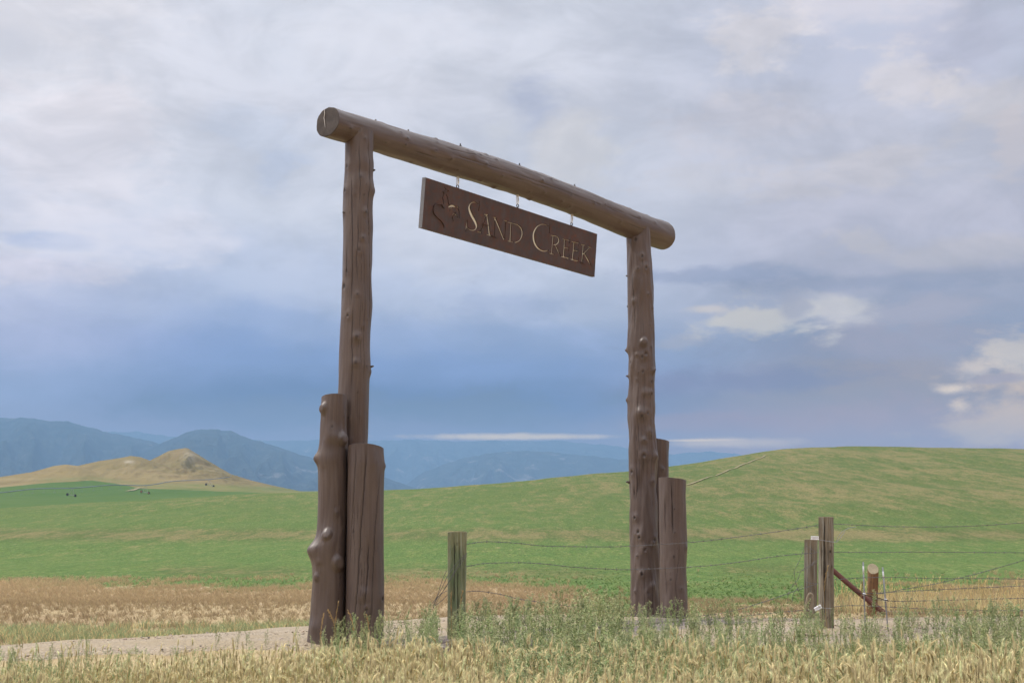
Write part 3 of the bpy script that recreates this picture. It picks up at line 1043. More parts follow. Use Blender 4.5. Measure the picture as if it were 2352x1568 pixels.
# ------------------------------------------------------------------ the log builder
def log(name, C, R, e1, e2, ax, mat, parent, knots=(), cracks=(), cutA=None, cutB=None, NT=160, rough=0.006, capA=True, capB=True,
        seed=0, capmat=None, stubs=()):
    """C (n,3) axis points along ax, R (n,) radii; e1,e2 frame; knots: (index position s, angle, amp, size, dark, kind)"""
    n = len(C)
    s = np.cumsum(np.r_[0, np.linalg.norm(np.diff(C, axis=0), axis=1)])
    th = np.linspace(0, 2 * math.pi, NT, endpoint=False)
    TH, SS = np.meshgrid(th, s)
    RR = np.repeat(R[:, None], NT, 1)
    disp = np.zeros_like(RR)
    cx, cy = np.cos(TH), np.sin(TH)
    disp += rough * 1.6 * (vnoise(cx * 1.5 + seed, SS * 2.2 + cy * 1.5 + 3 + seed) + 0.6 * vnoise(cx * 4 + seed, SS * 5 + cy * 3)) \
        + rough * 0.35 * vnoise(TH * 9, SS * 3 + seed)
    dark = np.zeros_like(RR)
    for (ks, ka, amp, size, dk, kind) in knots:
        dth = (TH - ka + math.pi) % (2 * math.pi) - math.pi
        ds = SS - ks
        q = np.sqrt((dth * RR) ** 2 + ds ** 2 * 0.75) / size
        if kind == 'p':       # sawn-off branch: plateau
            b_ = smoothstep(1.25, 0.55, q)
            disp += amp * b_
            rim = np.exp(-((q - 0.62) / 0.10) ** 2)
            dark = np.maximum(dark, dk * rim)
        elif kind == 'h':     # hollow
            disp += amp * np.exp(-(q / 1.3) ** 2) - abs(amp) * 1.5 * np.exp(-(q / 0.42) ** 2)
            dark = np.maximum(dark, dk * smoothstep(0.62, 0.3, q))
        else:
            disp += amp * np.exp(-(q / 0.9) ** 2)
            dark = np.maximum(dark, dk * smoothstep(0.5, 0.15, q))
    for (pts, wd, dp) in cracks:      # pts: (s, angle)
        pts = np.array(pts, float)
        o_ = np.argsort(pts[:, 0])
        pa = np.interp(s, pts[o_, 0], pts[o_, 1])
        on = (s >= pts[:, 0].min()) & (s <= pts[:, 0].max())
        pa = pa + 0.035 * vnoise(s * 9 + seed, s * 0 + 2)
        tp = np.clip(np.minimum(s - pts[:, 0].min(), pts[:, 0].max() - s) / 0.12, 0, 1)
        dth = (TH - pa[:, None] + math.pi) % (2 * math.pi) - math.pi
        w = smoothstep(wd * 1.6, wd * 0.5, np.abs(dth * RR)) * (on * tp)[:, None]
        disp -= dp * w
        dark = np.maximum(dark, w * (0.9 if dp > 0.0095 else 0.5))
    RR = RR + disp
    offs = np.zeros_like(RR)
    lengths = s[-1]
    if cutA is not None:
        wA = smoothstep(0.35, 0.0, SS)
        offs += wA * (cutA[0] * cx + cutA[1] * cy) * RR
    if cutB is not None:
        wB = smoothstep(lengths - 0.35, lengths, SS)
        offs += wB * (cutB[0] * cx + cutB[1] * cy) * RR
    V = C[:, None, :] + RR[..., None] * (cx[..., None] * e1 + cy[..., None] * e2) + offs[..., None] * ax
    V = V.reshape(-1, 3)
    i = np.arange(n - 1)[:, None] * NT
    j = np.arange(NT)[None]
    jn = (j + 1) % NT
    Q = np.stack([i + j, i + jn, i + NT + jn, i + NT + j], -1).reshape(-1, 4)
    uvs = np.stack([TH * np.mean(R), SS], -1).reshape(-1, 2)
    o = mesh_np(name, V - np.array(parent.location) if parent else V, Q, mat, None, True, {'dark': dark.ravel()}, uvs)
    if parent:
        o.parent = parent
    # sawn ends, each a sub part of its own
    for flag, row, sg in ((capA, 0, -1), (capB, n - 1, 1)):
        if not flag:
            continue
        VV, T, UVc = [], [], []
        ring = V.reshape(n, NT, 3)[row]
        c0 = ring.mean(0)
        for lv, pu in zip([1.0, 0.96, 0.7, 0.35], [0.0, 0.004, 0.004, 0.003]):
            VV.append(c0 + (ring - c0) * lv + ax * sg * pu)
            UVc.append(np.stack([np.cos(th), np.sin(th)], 1) * lv * R[row])
        VV.append(c0[None] + ax * sg * 0.003)
        UVc.append(np.zeros((1, 2)))
        for a in range(3):
            for b in range(NT):
                b2 = (b + 1) % NT
                q = (a * NT + b, a * NT + b2, (a + 1) * NT + b2, (a + 1) * NT + b)
                T += [(q[0], q[1], q[2]), (q[0], q[2], q[3])]
        for b in range(NT):
            T.append((3 * NT + b, 3 * NT + (b + 1) % NT, 4 * NT))
        VV = np.concatenate(VV)
        e = mesh_np('sawn_end', VV - np.array(parent.location) if parent else VV, np.array(T), capmat or M_CUT, None, False, None, np.concatenate(UVc))
        e.parent = o
    # twig stubs are part of the log surface part
    if stubs:
        for (ks, ka, ln, r0) in stubs:
            k = int(np.argmin(np.abs(s - ks)))
            rad = math.cos(ka) * e1 + math.sin(ka) * e2
            mb = MB()
            p0 = C[k] + rad * (R[k] - 0.02)
            dr = rad + ax * 0.25
            mb.tube([p0, p0 + dr * (ln * .6 + .02), p0 + dr * (ln + .02)], [r0 * 1.5, r0, r0 * .7], 7)
            st = mb.build('branch_stub', M_LOG, o, True, parent.location if parent else None,
                          {'dark': np.full(mb.n, 0.55)})
    return o


def vlog(name, Y, rows, parent, zbot=-0.35, ztop=None, knots=(), cracks=(), cut=(0, 0), stubs=(), mat=None, seed=0, step=0.018, NT=160, rough=0.006,
         capmat=None):
    rows = np.array(rows, float)
    ce = np.array([at((a + b) / 2, y, Y) for y, a, b in rows])
    rr = []
    for y, a, b in rows:
        D = CP - (784 - y) / F * SP
        rr.append((b - a) / 2 / F * Y / D)
    rr = np.array(rr)
    o_ = np.argsort(ce[:, 2])
    zt = ce[:, 2].max() if ztop is None else ztop
    zz = np.arange(zbot, zt + 1e-6, step)
    zz[-1] = zt
    cx = np.interp(zz, ce[o_, 2], ce[o_, 0])
    R = np.interp(zz, ce[o_, 2], rr[o_])
    ker = np.ones(5) / 5
    pad = lambda a: np.convolve(np.pad(a, 2, 'edge'), ker, 'valid')
    cx, R = pad(cx), pad(R)
    C = np.stack([cx, np.full_like(cx, Y), zz], 1)

    def sa(px, py):
        k = 0
        for _ in range(3):
            z = at(px, py, Y - R[k])[2]
            k = int(np.clip(np.searchsorted(zz, z), 0, len(zz) - 1))
        lat = np.clip((at(px, py, Y - R[k] * 0.7)[0] - cx[k]) / R[k], -1, 1)
        return z - zbot, -math.acos(lat)
    kn = []
    for (px, py, amp, size, dk, kind) in knots:
        a, b = sa(px, py)
        kn.append((a, b, amp, size, dk, kind))
    cr = []
    for (pp, wd, dp) in cracks:
        cr.append(([sa(*q) for q in pp], wd, dp))
    sb = []
    for (px, py, ln, r0) in stubs:
        a, b = sa(px, py)
        sb.append((a, b, ln, r0))
    return log(name, C, R, np.array([1., 0, 0]), np.array([0, 1., 0]), UP, mat or M_LOG, parent, kn, cr, None, cut, NT, rough, False, True, seed, capmat, sb)


def rand_knots(rows, n, seed, amp=0.012, size=0.03, dark=0.8):
    r = random.Random(seed)
    out = []
    for _ in range(n):
        k = r.randrange(len(rows) - 1)
        t = r.random()
        y = rows[k][0] * (1 - t) + rows[k + 1][0] * t
        a = rows[k][1] * (1 - t) + rows[k + 1][1] * t
        b = rows[k][2] * (1 - t) + rows[k + 1][2] * t
        out.append((a + (b - a) * r.uniform(.08, .92), y, amp * r.uniform(.4, 1.3), size * r.uniform(.6, 1.4), dark * r.uniform(.3, 1), r.choice('bh')))
    return out


def rand_cracks(rows, n, seed, wd=0.0035, dp=0.012):
    r = random.Random(seed)
    y0, y1 = rows[0][0], rows[-1][0]
    A = np.array(rows, float)
    out = []
    for _ in range(n):
        ys = r.uniform(y0, y1)
        ln = r.uniform(.08, .35) * (y1 - y0)
        f = r.uniform(.12, .88)
        pts = []
        for k in range(5):
            y = min(ys + ln * k / 4, y1)
            a, b = np.interp(y, A[:, 0], A[:, 1]), np.interp(y, A[:, 0], A[:, 2])
            pts.append((a + (b - a) * (f + r.uniform(-.02, .02)), y))
        out.append((pts, wd * r.uniform(.7, 1.2), dp))
    return out


GW = empty('ranch_gateway', tuple(MIDG), 'tall brown log ranch gateway with thick crossbeam and short buttress logs, spanning the gravel road', 'gateway')

# tall near post
rows_L = [(300, 794, 857), (330, 793.4, 857.5), (354, 793, 856), (381, 792.5, 859), (405, 791.7, 856), (432, 790, 860.4), (455, 789, 857), (484, 787.7, 855.7),
          (521, 788, 856.7), (551, 788, 855), (600, 787, 855), (650, 786, 853), (700, 784.5, 855), (760, 781.5, 850.5), (800, 780, 850), (840, 779, 852),
          (870, 778, 849), (905, 777, 848), (960, 775, 847), (1020, 775, 844.5), (1100, 774, 846), (1300, 772, 848), (1470, 770, 850), (1560, 770, 850)]
kn = [(797.5, 378, .008, .03, .9, 'h'), (792.5, 433, .012, .035, .9, 'h'), (830, 405, .01, .035, .6, 'b'), (840, 484, .014, .035, .9, 'b'), (834, 545, .012, .03, .8, 'b'),
      (856, 432, .018, .05, .4, 'b'), (788, 486, .010, .03, .5, 'b'), (826, 573, .008, .03, .6, 'h'), (797, 620, .006, .03, .8, 'h'), (790, 655, .008, .05, .9, 'h'),
      (820, 773, .020, .045, .7, 'b'), (818, 832, .015, .04, .7, 'b'), (800, 723, .01, .03, .8, 'h'), (852, 850, .014, .04, .6, 'b'), (822, 675, .01, .03, .7, 'b'),
      (801, 960, .008, .02, .7, 'h')]
cr = [([(846, 312), (848, 400), (845, 470), (848, 560), (847, 640), (846, 740)], .0035, .014),
      ([(826, 330), (827, 400), (828, 470)], .0028, .01), ([(808, 400), (809, 450), (811, 540), (810, 620), (808, 700)], .003, .012),
      ([(823, 490), (824, 540), (820, 600), (823, 650)], .0028, .01), ([(812, 700), (810, 800), (808, 900)], .003, .01),
      ([(836, 560), (838, 650), (836, 760), (834, 880)], .0025, .008), ([(798, 560), (796, 640)], .003, .01)] + rand_cracks(rows_L, 5, 5, .0022, .006)
vlog('post', 12.98, rows_L, GW, ztop=5.10, knots=kn + rand_knots(rows_L, 14, 1, .006, .02, .7), cracks=cr, stubs=[(790, 486, .02, .008), (857, 381, .02, .01), (852, 838, .03, .01)], seed=1)

# tall far post
rows_R = [(524, 1438.5, 1492), (546, 1438.5, 1493), (580, 1440, 1494), (613, 1440.5, 1497), (640, 1441, 1498), (703, 1443, 1501), (745, 1443, 1501.5), (775, 1441, 1502),
          (800, 1441, 1502), (820, 1445, 1503), (850, 1444, 1506), (862, 1444.5, 1505), (885, 1446, 1504.5), (915, 1443, 1504), (945, 1443, 1505), (960, 1442, 1504),
          (990, 1444.5, 1505), (1023, 1444.5, 1508.6), (1047, 1445, 1511.7), (1075, 1445, 1510), (1108, 1445, 1509), (1150, 1446, 1511), (1200, 1446, 1512),
          (1247, 1446, 1513), (1320, 1447, 1514.5), (1423, 1447.5, 1517), (1520, 1448, 1518)]
kn = [(1474, 588, .012, .03, .9, 'h'), (1465, 617, .008, .025, .9, 'b'), (1488, 674, .010, .022, .8, 'b'), (1478, 785, .028, .05, .25, 'p'), (1466, 855, .006, .015, .9, 'b'),
      (1500, 850, .022, .035, .7, 'b'), (1496, 903, .010, .03, .9, 'h'), (1470, 945, .026, .055, .3, 'b'), (1478, 1010, .016, .035, .7, 'b'), (1443, 800, .02, .03, .6, 'b'),
      (1444, 860, .016, .03, .6, 'b'), (1444, 915, .016, .03, .6, 'b'), (1458, 1188, .016, .032, .95, 'h'), (1468, 1233, .016, .032, .95, 'h'), (1463, 1276, .010, .02, .9, 'b'),
      (1474, 1318, .018, .03, .95, 'h'), (1458, 1358, .010, .025, .8, 'b'), (1506, 1047, .02, .05, .2, 'b'), (1500, 1105, .014, .05, .4, 'b'), (1498, 1345, .016, .045, .3, 'b'),
      (1499, 704, .010, .02, .8, 'b'), (1495, 744, .008, .015, .9, 'b'), (1455, 690, .012, .04, 0, 'b'), (1480, 900, .014, .05, 0, 'b'), (1492, 990, .014, .05, 0, 'b')]
cr = [([(1452, 620), (1455, 680), (1458, 760)], .003, .01), ([(1474, 590), (1475, 612)], .006, .02), ([(1462, 1060), (1464, 1110), (1460, 1150)], .004, .016),
      ([(1476, 1040), (1477, 1100)], .003, .01), ([(1456, 1110), (1457, 1150)], .006, .02), ([(1478, 840), (1479, 900), (1477, 980)], .003, .008)] + rand_cracks(rows_R, 6, 6, .0022, .007)
kn = [(a, b, c * 1.5, d, e, f) for a, b, c, d, e, f in kn]
vlog('post', 17.08, rows_R, GW, ztop=5.09, knots=kn + rand_knots(rows_R, 26, 2, .017, .035, .8), cracks=cr, rough=0.018,
     stubs=[(1442, 803, .04, .012), (1443, 860, .04, .012), (1443, 915, .03, .014), (1444, 1108, .04, .014), (1441, 629, .02, .01), (1442, 700, .02, .01), (1502, 850, .03, .014)], seed=2)

# knobby short log, left group
rows_A = [(911, 739, 797), (935, 736.5, 796.5), (950, 736, 796), (985, 734.5, 796), (1000, 734.5, 798), (1012, 734.5, 799), (1030, 732, 797.5), (1054, 727, 797.5),
          (1075, 731, 797.5), (1145, 731, 797.5), (1200, 729, 796), (1226, 727, 795), (1243, 721, 794.5), (1262, 713, 794), (1282, 713, 793.5), (1300, 717, 792.6),
          (1345, 717, 792), (1411, 712.7, 791), (1448, 708, 790.5), (1480, 705, 790), (1560, 703, 790)]
kn = [(742, 937, .030, .048, .15, 'p'), (788, 1006, .035, .055, .25, 'p'), (766, 1000, .018, .07, 0, 'b'), (726, 1050, .035, .05, .5, 'b'), (764, 978, .008, .02, .8, 'h'),
      (753, 1226, .030, .045, .35, 'p'), (716, 1262, .05, .075, .1, 'b'), (777, 1293, .035, .065, .3, 'p'), (728, 1325, .018, .034, .3, 'p'), (774, 1176, .010, .03, .3, 'b'),
      (755, 1240, .02, .09, 0, 'b'), (735, 1290, .012, .03, 0, 'b'), (720, 1440, .012, .06, 0, 'b')]
vlog('buttress_log', 12.72, rows_A, GW, knots=kn + rand_knots(rows_A, 8, 3, .005, .02, .5), cracks=rand_cracks(rows_A, 3, 7, .002, .006), cut=(0.05, -0.13), seed=3, rough=0.008)

# thick short log, left group
rows_B = [(1028, 799, 880), (1050, 798.5, 881.5), (1066, 798.3, 883.3), (1090, 798, 882), (1150, 797, 881.5), (1267, 796, 882), (1350, 794.5, 883.7), (1400, 793.5, 883),
          (1448, 792.6, 880), (1480, 792, 882), (1560, 791, 884)]
kn = [(882, 1066, .012, .03, .5, 'b'), (876, 1375, .016, .035, .95, 'h'), (843, 1400, .014, .03, .8, 'h'), (838, 1365, .014, .06, .1, 'b'), (812, 1220, .006, .03, .7, 'h')]
cr = [([(819, 1032), (817, 1080), (812, 1150), (806, 1230), (803, 1300)], .0032, .014), ([(844, 1034), (839, 1100), (835, 1160), (829, 1230), (826, 1290), (822, 1350), (817, 1400), (813, 1445)], .0035, .016),
      ([(848, 1240), (847, 1300), (842, 1360), (838, 1400)], .004, .016), ([(872, 1080), (867, 1150), (862, 1230), (857, 1330), (852, 1440)], .0032, .012),
      ([(824, 1140), (822, 1210)], .003, .01)] + rand_cracks(rows_B, 6, 8, .0025, .008)
vlog('buttress_log', 12.66, rows_B, GW, knots=kn + rand_knots(rows_B, 8, 4, .004, .018, .6), cracks=cr, cut=(-0.04, -0.17), seed=4, rough=0.006)

# right group: thick front log and thinner one behind
rows_C = [(1100, 1513.5, 1575), (1150, 1514, 1575), (1200, 1514, 1575.5), (1255, 1514.5, 1578.5), (1300, 1515, 1577), (1360, 1515.5, 1579), (1427, 1516, 1582), (1520, 1517, 1583)]
kn = [(1548, 1168, .008, .022, .9, 'b'), (1549, 1222, .008, .022, .9, 'b'), (1547, 1278, .010, .028, .9, 'h'), (1540, 1330, .010, .025, .9, 'h'), (1564, 1352, .012, .03, .7, 'b'), (1578, 1258, .014, .04, .2, 'b'),
      (1545, 1390, .008, .025, .8, 'h')]
cr = [([(1541, 1103), (1543, 1160), (1544, 1230)], .0045, .018), ([(1560, 1240), (1558, 1290), (1551, 1340)], .003, .01), ([(1527, 1140), (1529, 1230)], .003, .01)] + rand_cracks(rows_C, 5, 9, .003, .009)
vlog('buttress_log', 16.55, rows_C, GW, knots=kn + rand_knots(rows_C, 8, 5, .006, .02, .6), cracks=cr, cut=(-0.10, -0.04), seed=5, rough=0.008)
rows_D = [(1010, 1487, 1536), (1050, 1487, 1535), (1090, 1486, 1535.5), (1200, 1486, 1537), (1427, 1484, 1540), (1520, 1484, 1540)]
vlog('buttress_log', 17.36, rows_D, GW, knots=[(1522, 1078, .012, .03, .7, 'b')] + rand_knots(rows_D, 6, 6, .006, .02, .5), cracks=rand_cracks(rows_D, 3, 10, .003, .009), cut=(-0.16, -0.02), seed=6)

# crossbeam
edges_top = [(771, 251.4), (806, 262), (818, 264), (836, 270), (859, 277), (907, 292), (948, 305.4), (998, 318.5), (1056, 335), (1139, 362.8), (1193, 382), (1260, 405.8),
             (1318, 428), (1396, 460.5), (1455, 484), (1529, 509)]
edges_bot = [(745, 313), (792, 328), (858, 348), (887, 356.6), (947, 375), (1037, 402), (1103, 422), (1154, 440), (1193, 449.5), (1236, 464.5), (1314, 492.5), (1377, 519),
             (1439, 545.6), (1494, 566), (1517, 572)]
et, eb = np.array(edges_top), np.array(edges_bot)
xs = np.linspace(770, 1510, 40)
B0 = P_L - GN * 0.03
ctr, rad_ = [], []
for x in xs:
    yt = np.interp(x, et[:, 0], et[:, 1])
    yb = np.interp(x, eb[:, 0], eb[:, 1])
    ym = (yt + yb) / 2
    P = hit(x, ym, B0, GN)
    dpt = P[1] * CP + (P[2] - HC) * SP
    slope = 0.33 if x < 900 else 0.345
    rad_.append((yb - yt) / 2 * math.cos(math.atan(slope)) / F * dpt * 1.03)
    ctr.append(P)
ctr = np.array(ctr)
sB = (ctr - B0) @ GD
sA_end = float((hit(749.5, 279.4, B0, GN) - B0) @ GD) + 0.02
sB_end = float((hit(1522, 539.5, B0, GN) - B0) @ GD)
ss = np.arange(sA_end, sB_end, 0.02)
pz = np.polyfit(sB, ctr[:, 2], 5)
zz_ = np.polyval(pz, np.clip(ss, sB.min(), sB.max()))
rz_ = np.interp(ss, sB, np.convolve(np.pad(rad_, 2, 'edge'), np.ones(5) / 5, 'valid'))
Cb = B0[None] + ss[:, None] * GD[None]
Cb[:, 2] = zz_


def bsa(px, py):
    P = hit(px, py, B0 + GN * 0.13, GN)
    s_ = float((P - B0) @ GD)
    k = int(np.clip(np.searchsorted(ss, s_), 0, len(ss) - 1))
    h = np.clip((P[2] - zz_[k]) / rz_[k], -1, 1)
    return s_ - ss[0], math.asin(h)


kn = []
for (px, py, amp, size, dk, kind) in [(801, 295, .012, .035, .7, 'b'), (1175, 282, 0, .01, 0, 'b'), (1003, 326, .008, .025, .9, 'b'), (1032, 366, .014, .035, .7, 'b'), (1110, 378, .012, .03, .8, 'b'),
                                      (1083, 355, .02, .06, .1, 'b'), (1240, 415, .016, .032, .95, 'b'), (1264, 412, .014, .026, .95, 'b'), (1154, 443, .02, .035, .8, 'b'),
                                      (1236, 464, .02, .035, .8, 'b'), (1278, 470, .008, .02, .9, 'h'), (1358, 466, .012, .03, .8, 'b'), (1384, 470, .010, .025, .7, 'b'), (1312, 473, .010, .025, .9, 'h'),
                                      (928, 333, .008, .025, .8, 'b'), (886, 327, .006, .02, .5, 'b'), (1139, 366, .014, .03, .7, 'b'), (866, 352, .03, .06, .3, 'b'), (1072, 346, .010, .02, .9, 'b'),
                                      (965, 392 - 25, .008, .02, .6, 'b'), (1150, 405, .006, .02, .6, 'b'), (1422, 510, .008, .03, .5, 'b'), (919, 305, .010, .02, .7, 'h'), (1462, 500, .010, .04, .3, 'b')]:
    a, b = bsa(px, py)
    kn.append((a, b, amp, size, dk, kind))
rb = random.Random(4)
for _ in range(30):
    kn.append((rb.uniform(.3, 6), rb.uniform(-1.5, 1.6), rb.uniform(.004, .014), rb.uniform(.015, .05), rb.uniform(0, .9), rb.choice('bbh')))
cr = [([(rb.uniform(.2, 4), a), (rb.uniform(4.3, 6), a + .1)], .0028, .008) for a in (.5, -.1)]
cr += [([(s0, a), (s0 + l, a + .03)], .003, .009) for s0, a, l in ((.5, .9, .5), (1.6, .3, .6), (2.7, -.3, .8), (3.6, .6, .7), (4.6, .1, .9), (5.2, -.5, .5), (1.1, -.6, .4))]
stb = []
for px in (860, 936, 998):
    s_ = float((hit(px, np.interp(px, et[:, 0], et[:, 1]), B0, GN) - B0) @ GD) - ss[0]
    stb.append((s_, 1.5, .022, .011))
log('crossbeam', Cb, rz_, GN, UP, GD, M_LOG, GW, kn, cr, (0.10, 0.06), (0.12, -0.12), 150, 0.006, True, True, 9, None, stb)

# tops of the hanger bolts that carry the sign
for px, py in ((1057, 333), (1193, 380), (1318, 426)):
    P = hit(px, py, B0, GN)
    s_ = float((P - B0) @ GD)
    k = int(np.clip(np.searchsorted(ss, s_), 0, len(ss) - 1))
    p0 = Cb[k] + UP * (rz_[k] - 0.01)
    mb = MB()
    mb.tube([p0, p0 + UP * .055], .007, 8)
    mb.tube([p0 + UP * .0, p0 + UP * .014], .028, 14)
    mb.tube([p0 + UP * .014, p0 + UP * .032], .015, 6)
    mb.build('hanger_bolt', M_DARK, GW, False, MIDG)

# bright drying check in the near end of the beam
mb = MB()
cc = Cb[0] - GD * 0.012
pv = [(0.02, .14), (0.012, .09), (0.018, .05), (0.005, .01), (-0.002, -.03), (-0.01, -.055)]
mb.tube([cc - GN * (a_ + .03) * 1.0 + UP * b_ - GD * (b_ * -0.06) for a_, b_ in pv], [.002, .003, .003, .0025, .002, .001], 5)
mb.build('drying_check', mat_plain('bare_split_wood', (0.75, 0.72, 0.68), .7), GW, False, MIDG)

# ------------------------------------------------------------------ hanging sign
AL = math.radians(5.0)
SW = -UP * math.cos(AL) - GN * math.sin(AL)          # down the face
SN = np.cross(GD, SW)
if SN @ GN < 0:
    SN = -SN
P0 = hit(978, 407.6, P_L, GN)


def crop3(x, y):
    return 943.2 + x / 5.12, 392 + y / 5.12


def sp(x, y):
    q = hit(*crop3(x, y), P0, SN) - P0
    return float(q @ GD), float(q @ SW)


sign = empty('hanging_sign', tuple(P0 + GD * 1.6 + SW * .27), 'long rusty steel name board hanging on short chains under the log crossbeam', 'sign')
SL, SH, ST_ = 3.252, 0.556, 0.05


def sw3(s, t, d):
    """plane coordinates to world; a slight in-plane rotation as it hangs"""
    return P0 + GD * s + SW * (t + 0.0055 * s) + SN * d


mb = MB()
# main body
V = [sw3(s, t, d) for d in (0, -ST_) for s, t in ((0, 0), (SL, 0), (SL, SH), (0, SH))]
mb.add(V, [(0, 1, 2, 3), (7, 6, 5, 4), (0, 4, 5, 1), (1, 5, 6, 2), (2, 6, 7, 3), (3, 7, 4, 0)])
panel = mb.build('panel', M_SIGN, None)

STROKES = {
    'S': [[(812, 358, 3), (800, 475, 5)], [(802, 405, 4), (785, 385, 4), (755, 371, 4.5), (722, 378, 6), (700, 403, 9), (692, 440, 13), (703, 485, 16), (722, 530, 17), (748, 575, 17), (770, 620, 15), (778, 660, 11), (762, 692, 7),
                                           (728, 702, 5), (692, 690, 5), (664, 662, 5)], [(667, 578, 4), (659, 650, 7), (650, 720, 4)]],
    'A': [[(893, 522, 5), (858, 615, 5), (818, 718, 5)], [(900, 518, 7), (915, 620, 9), (932, 765, 9)], [(788, 718, 5), (840, 728, 5)], [(896, 750, 5), (968, 770, 5)],
          [(838, 626, 4), (915, 645, 4)], [(866, 514, 4), (917, 522, 5)]],
    'N': [[(993, 555, 4), (989, 660, 4), (984, 775, 5)], [(992, 552, 8), (1040, 665, 9), (1098, 810, 7)], [(1119, 592, 5), (1104, 815, 4)], [(968, 546, 4), (1012, 557, 5)],
          [(955, 767, 5), (1010, 782, 4)], [(1093, 583, 4), (1142, 598, 5)]],
    'D': [[(1184, 615, 7), (1173, 830, 8)], [(1140, 603, 4), (1226, 626, 4)], [(1142, 824, 5), (1212, 843, 4)],
          [(1224, 625, 4), (1266, 641, 6), (1300, 677, 8), (1315, 730, 9), (1305, 785, 8), (1275, 828, 6), (1225, 848, 5)]],
    'C': [[(1641, 618, 3), (1630, 740, 4)], [(1630, 665, 4), (1605, 643, 4), (1560, 631, 5), (1512, 645, 7), (1472, 685, 10), (1450, 740, 12), (1450, 805, 13), (1468, 865, 13), (1502, 912, 11), (1545, 940, 8), (1590, 946, 6), (1620, 936, 6)]],
    'R': [[(1680, 765, 7), (1660, 975, 7)], [(1648, 758, 4), (1705, 770, 4)], [(1630, 968, 5), (1690, 985, 5)],
          [(1690, 766, 4), (1725, 778, 6), (1745, 805, 8), (1742, 840, 8), (1718, 866, 6), (1680, 874, 4)], [(1706, 872, 6), (1732, 935, 7), (1766, 1006, 4)]],
    'E': [[(1815, 808, 7), (1802, 1015, 8)], [(1788, 801, 4), (1873, 823, 4)], [(1875, 803, 3.5), (1864, 858, 3.5)], [(1810, 905, 4), (1862, 915, 4)], [(1863, 888, 3.5), (1855, 945, 3.5)],
          [(1770, 1008, 5), (1858, 1031, 6)], [(1868, 988, 3.5), (1857, 1046, 4)]],
    'e': [[(1925, 838, 7), (1906, 1045, 8)], [(1893, 832, 4), (1978, 855, 4)], [(1981, 833, 3.5), (1970, 890, 3.5)], [(1915, 936, 4), (1968, 947, 4)], [(1970, 918, 3.5), (1960, 975, 3.5)],
          [(1878, 1038, 5), (1962, 1063, 6)], [(1975, 1018, 3.5), (1962, 1080, 4)]],
    'K': [[(2036, 872, 7), (2016, 1080, 7)], [(2004, 868, 4), (2062, 881, 4)], [(1990, 1070, 5), (2043, 1086, 4)], [(2112, 903, 5), (2030, 982, 5)], [(2088, 893, 4), (2133, 906, 4)],
          [(2040, 966, 6), (2082, 1042, 8), (2126, 1120, 3)]],
}
EMB = [[(400, 855, 7), (350, 790, 9), (345, 770, 6), (290, 760, 7), (230, 755, 9), (185, 780, 10), (155, 840, 11), (150, 900, 11), (170, 970, 12), (220, 1030, 13), (280, 1085, 13), (340, 1145, 13), (380, 1215, 11), (392, 1290, 6)],
       [(375, 490, 7), (392, 520, 9), (375, 560, 8), (362, 610, 8), (372, 660, 9), (385, 715, 9), (372, 760, 8)],
       [(362, 478, 8), (400, 478, 12), (440, 458, 10), (480, 442, 9), (492, 470, 7)], [(405, 375, 7), (430, 420, 10), (452, 452, 7)],
       [(442, 535, 9), (470, 610, 9), (485, 680, 9), (493, 740, 9), (518, 795, 10)],
       [(495, 835, 10), (530, 808, 18), (580, 798, 24), (630, 808, 20), (668, 830, 9)], [(515, 912, 6), (540, 865, 9), (585, 832, 8)],
       [(688, 822, 12), (722, 830, 12)], [(708, 850, 8), (730, 920, 9), (735, 990, 9), (742, 1075, 7)], [(668, 930, 6), (648, 970, 9), (675, 1005, 11), (703, 1072, 7)],
       [(635, 962, 10), (598, 998, 10), (588, 1060, 9), (605, 1152, 6)]]
EMB = [[(188.2 + x * .52, y * .52, w * .52) for x, y, w in st] for st in EMB]


def stroke_poly(st, grow=0.0):
    P = np.array(st, float)
    C = catmull(P, 6) if len(P) > 2 else np.array([P[0] * (1 - t) + P[1] * t for t in np.linspace(0, 1, 4)])
    T = np.gradient(C[:, :2], axis=0)
    T /= np.linalg.norm(T, axis=1)[:, None] + 1e-9
    N = np.stack([-T[:, 1], T[:, 0]], 1)
    w = C[:, 2:3] * 0.95 + grow
    return C[:, :2] + N * w, C[:, :2] - N * w


def stroke_solid(mb, st, d0, d1, grow=0.0):
    A, B = stroke_poly(st, grow)
    n = len(A)
    pts = []
    for k in range(n):
        for q in (A[k], B[k]):
            s, t = sp(*q)
            t -= 0.0055 * s
            for d in (d0, d1):
                pts.append(sw3(s, t, d))
    Q = []
    for k in range(n - 1):
        a = k * 4
        b = a + 4
        Q += [(a, a + 2, b + 2, b), (a + 1, b + 1, b + 3, a + 3), (a, b, b + 1, a + 1), (a + 2, a + 3, b + 3, b + 2)]
    Q += [(0, 1, 3, 2), ((n - 1) * 4, (n - 1) * 4 + 2, (n - 1) * 4 + 3, (n - 1) * 4 + 1)]
    mb.add(pts, Q)


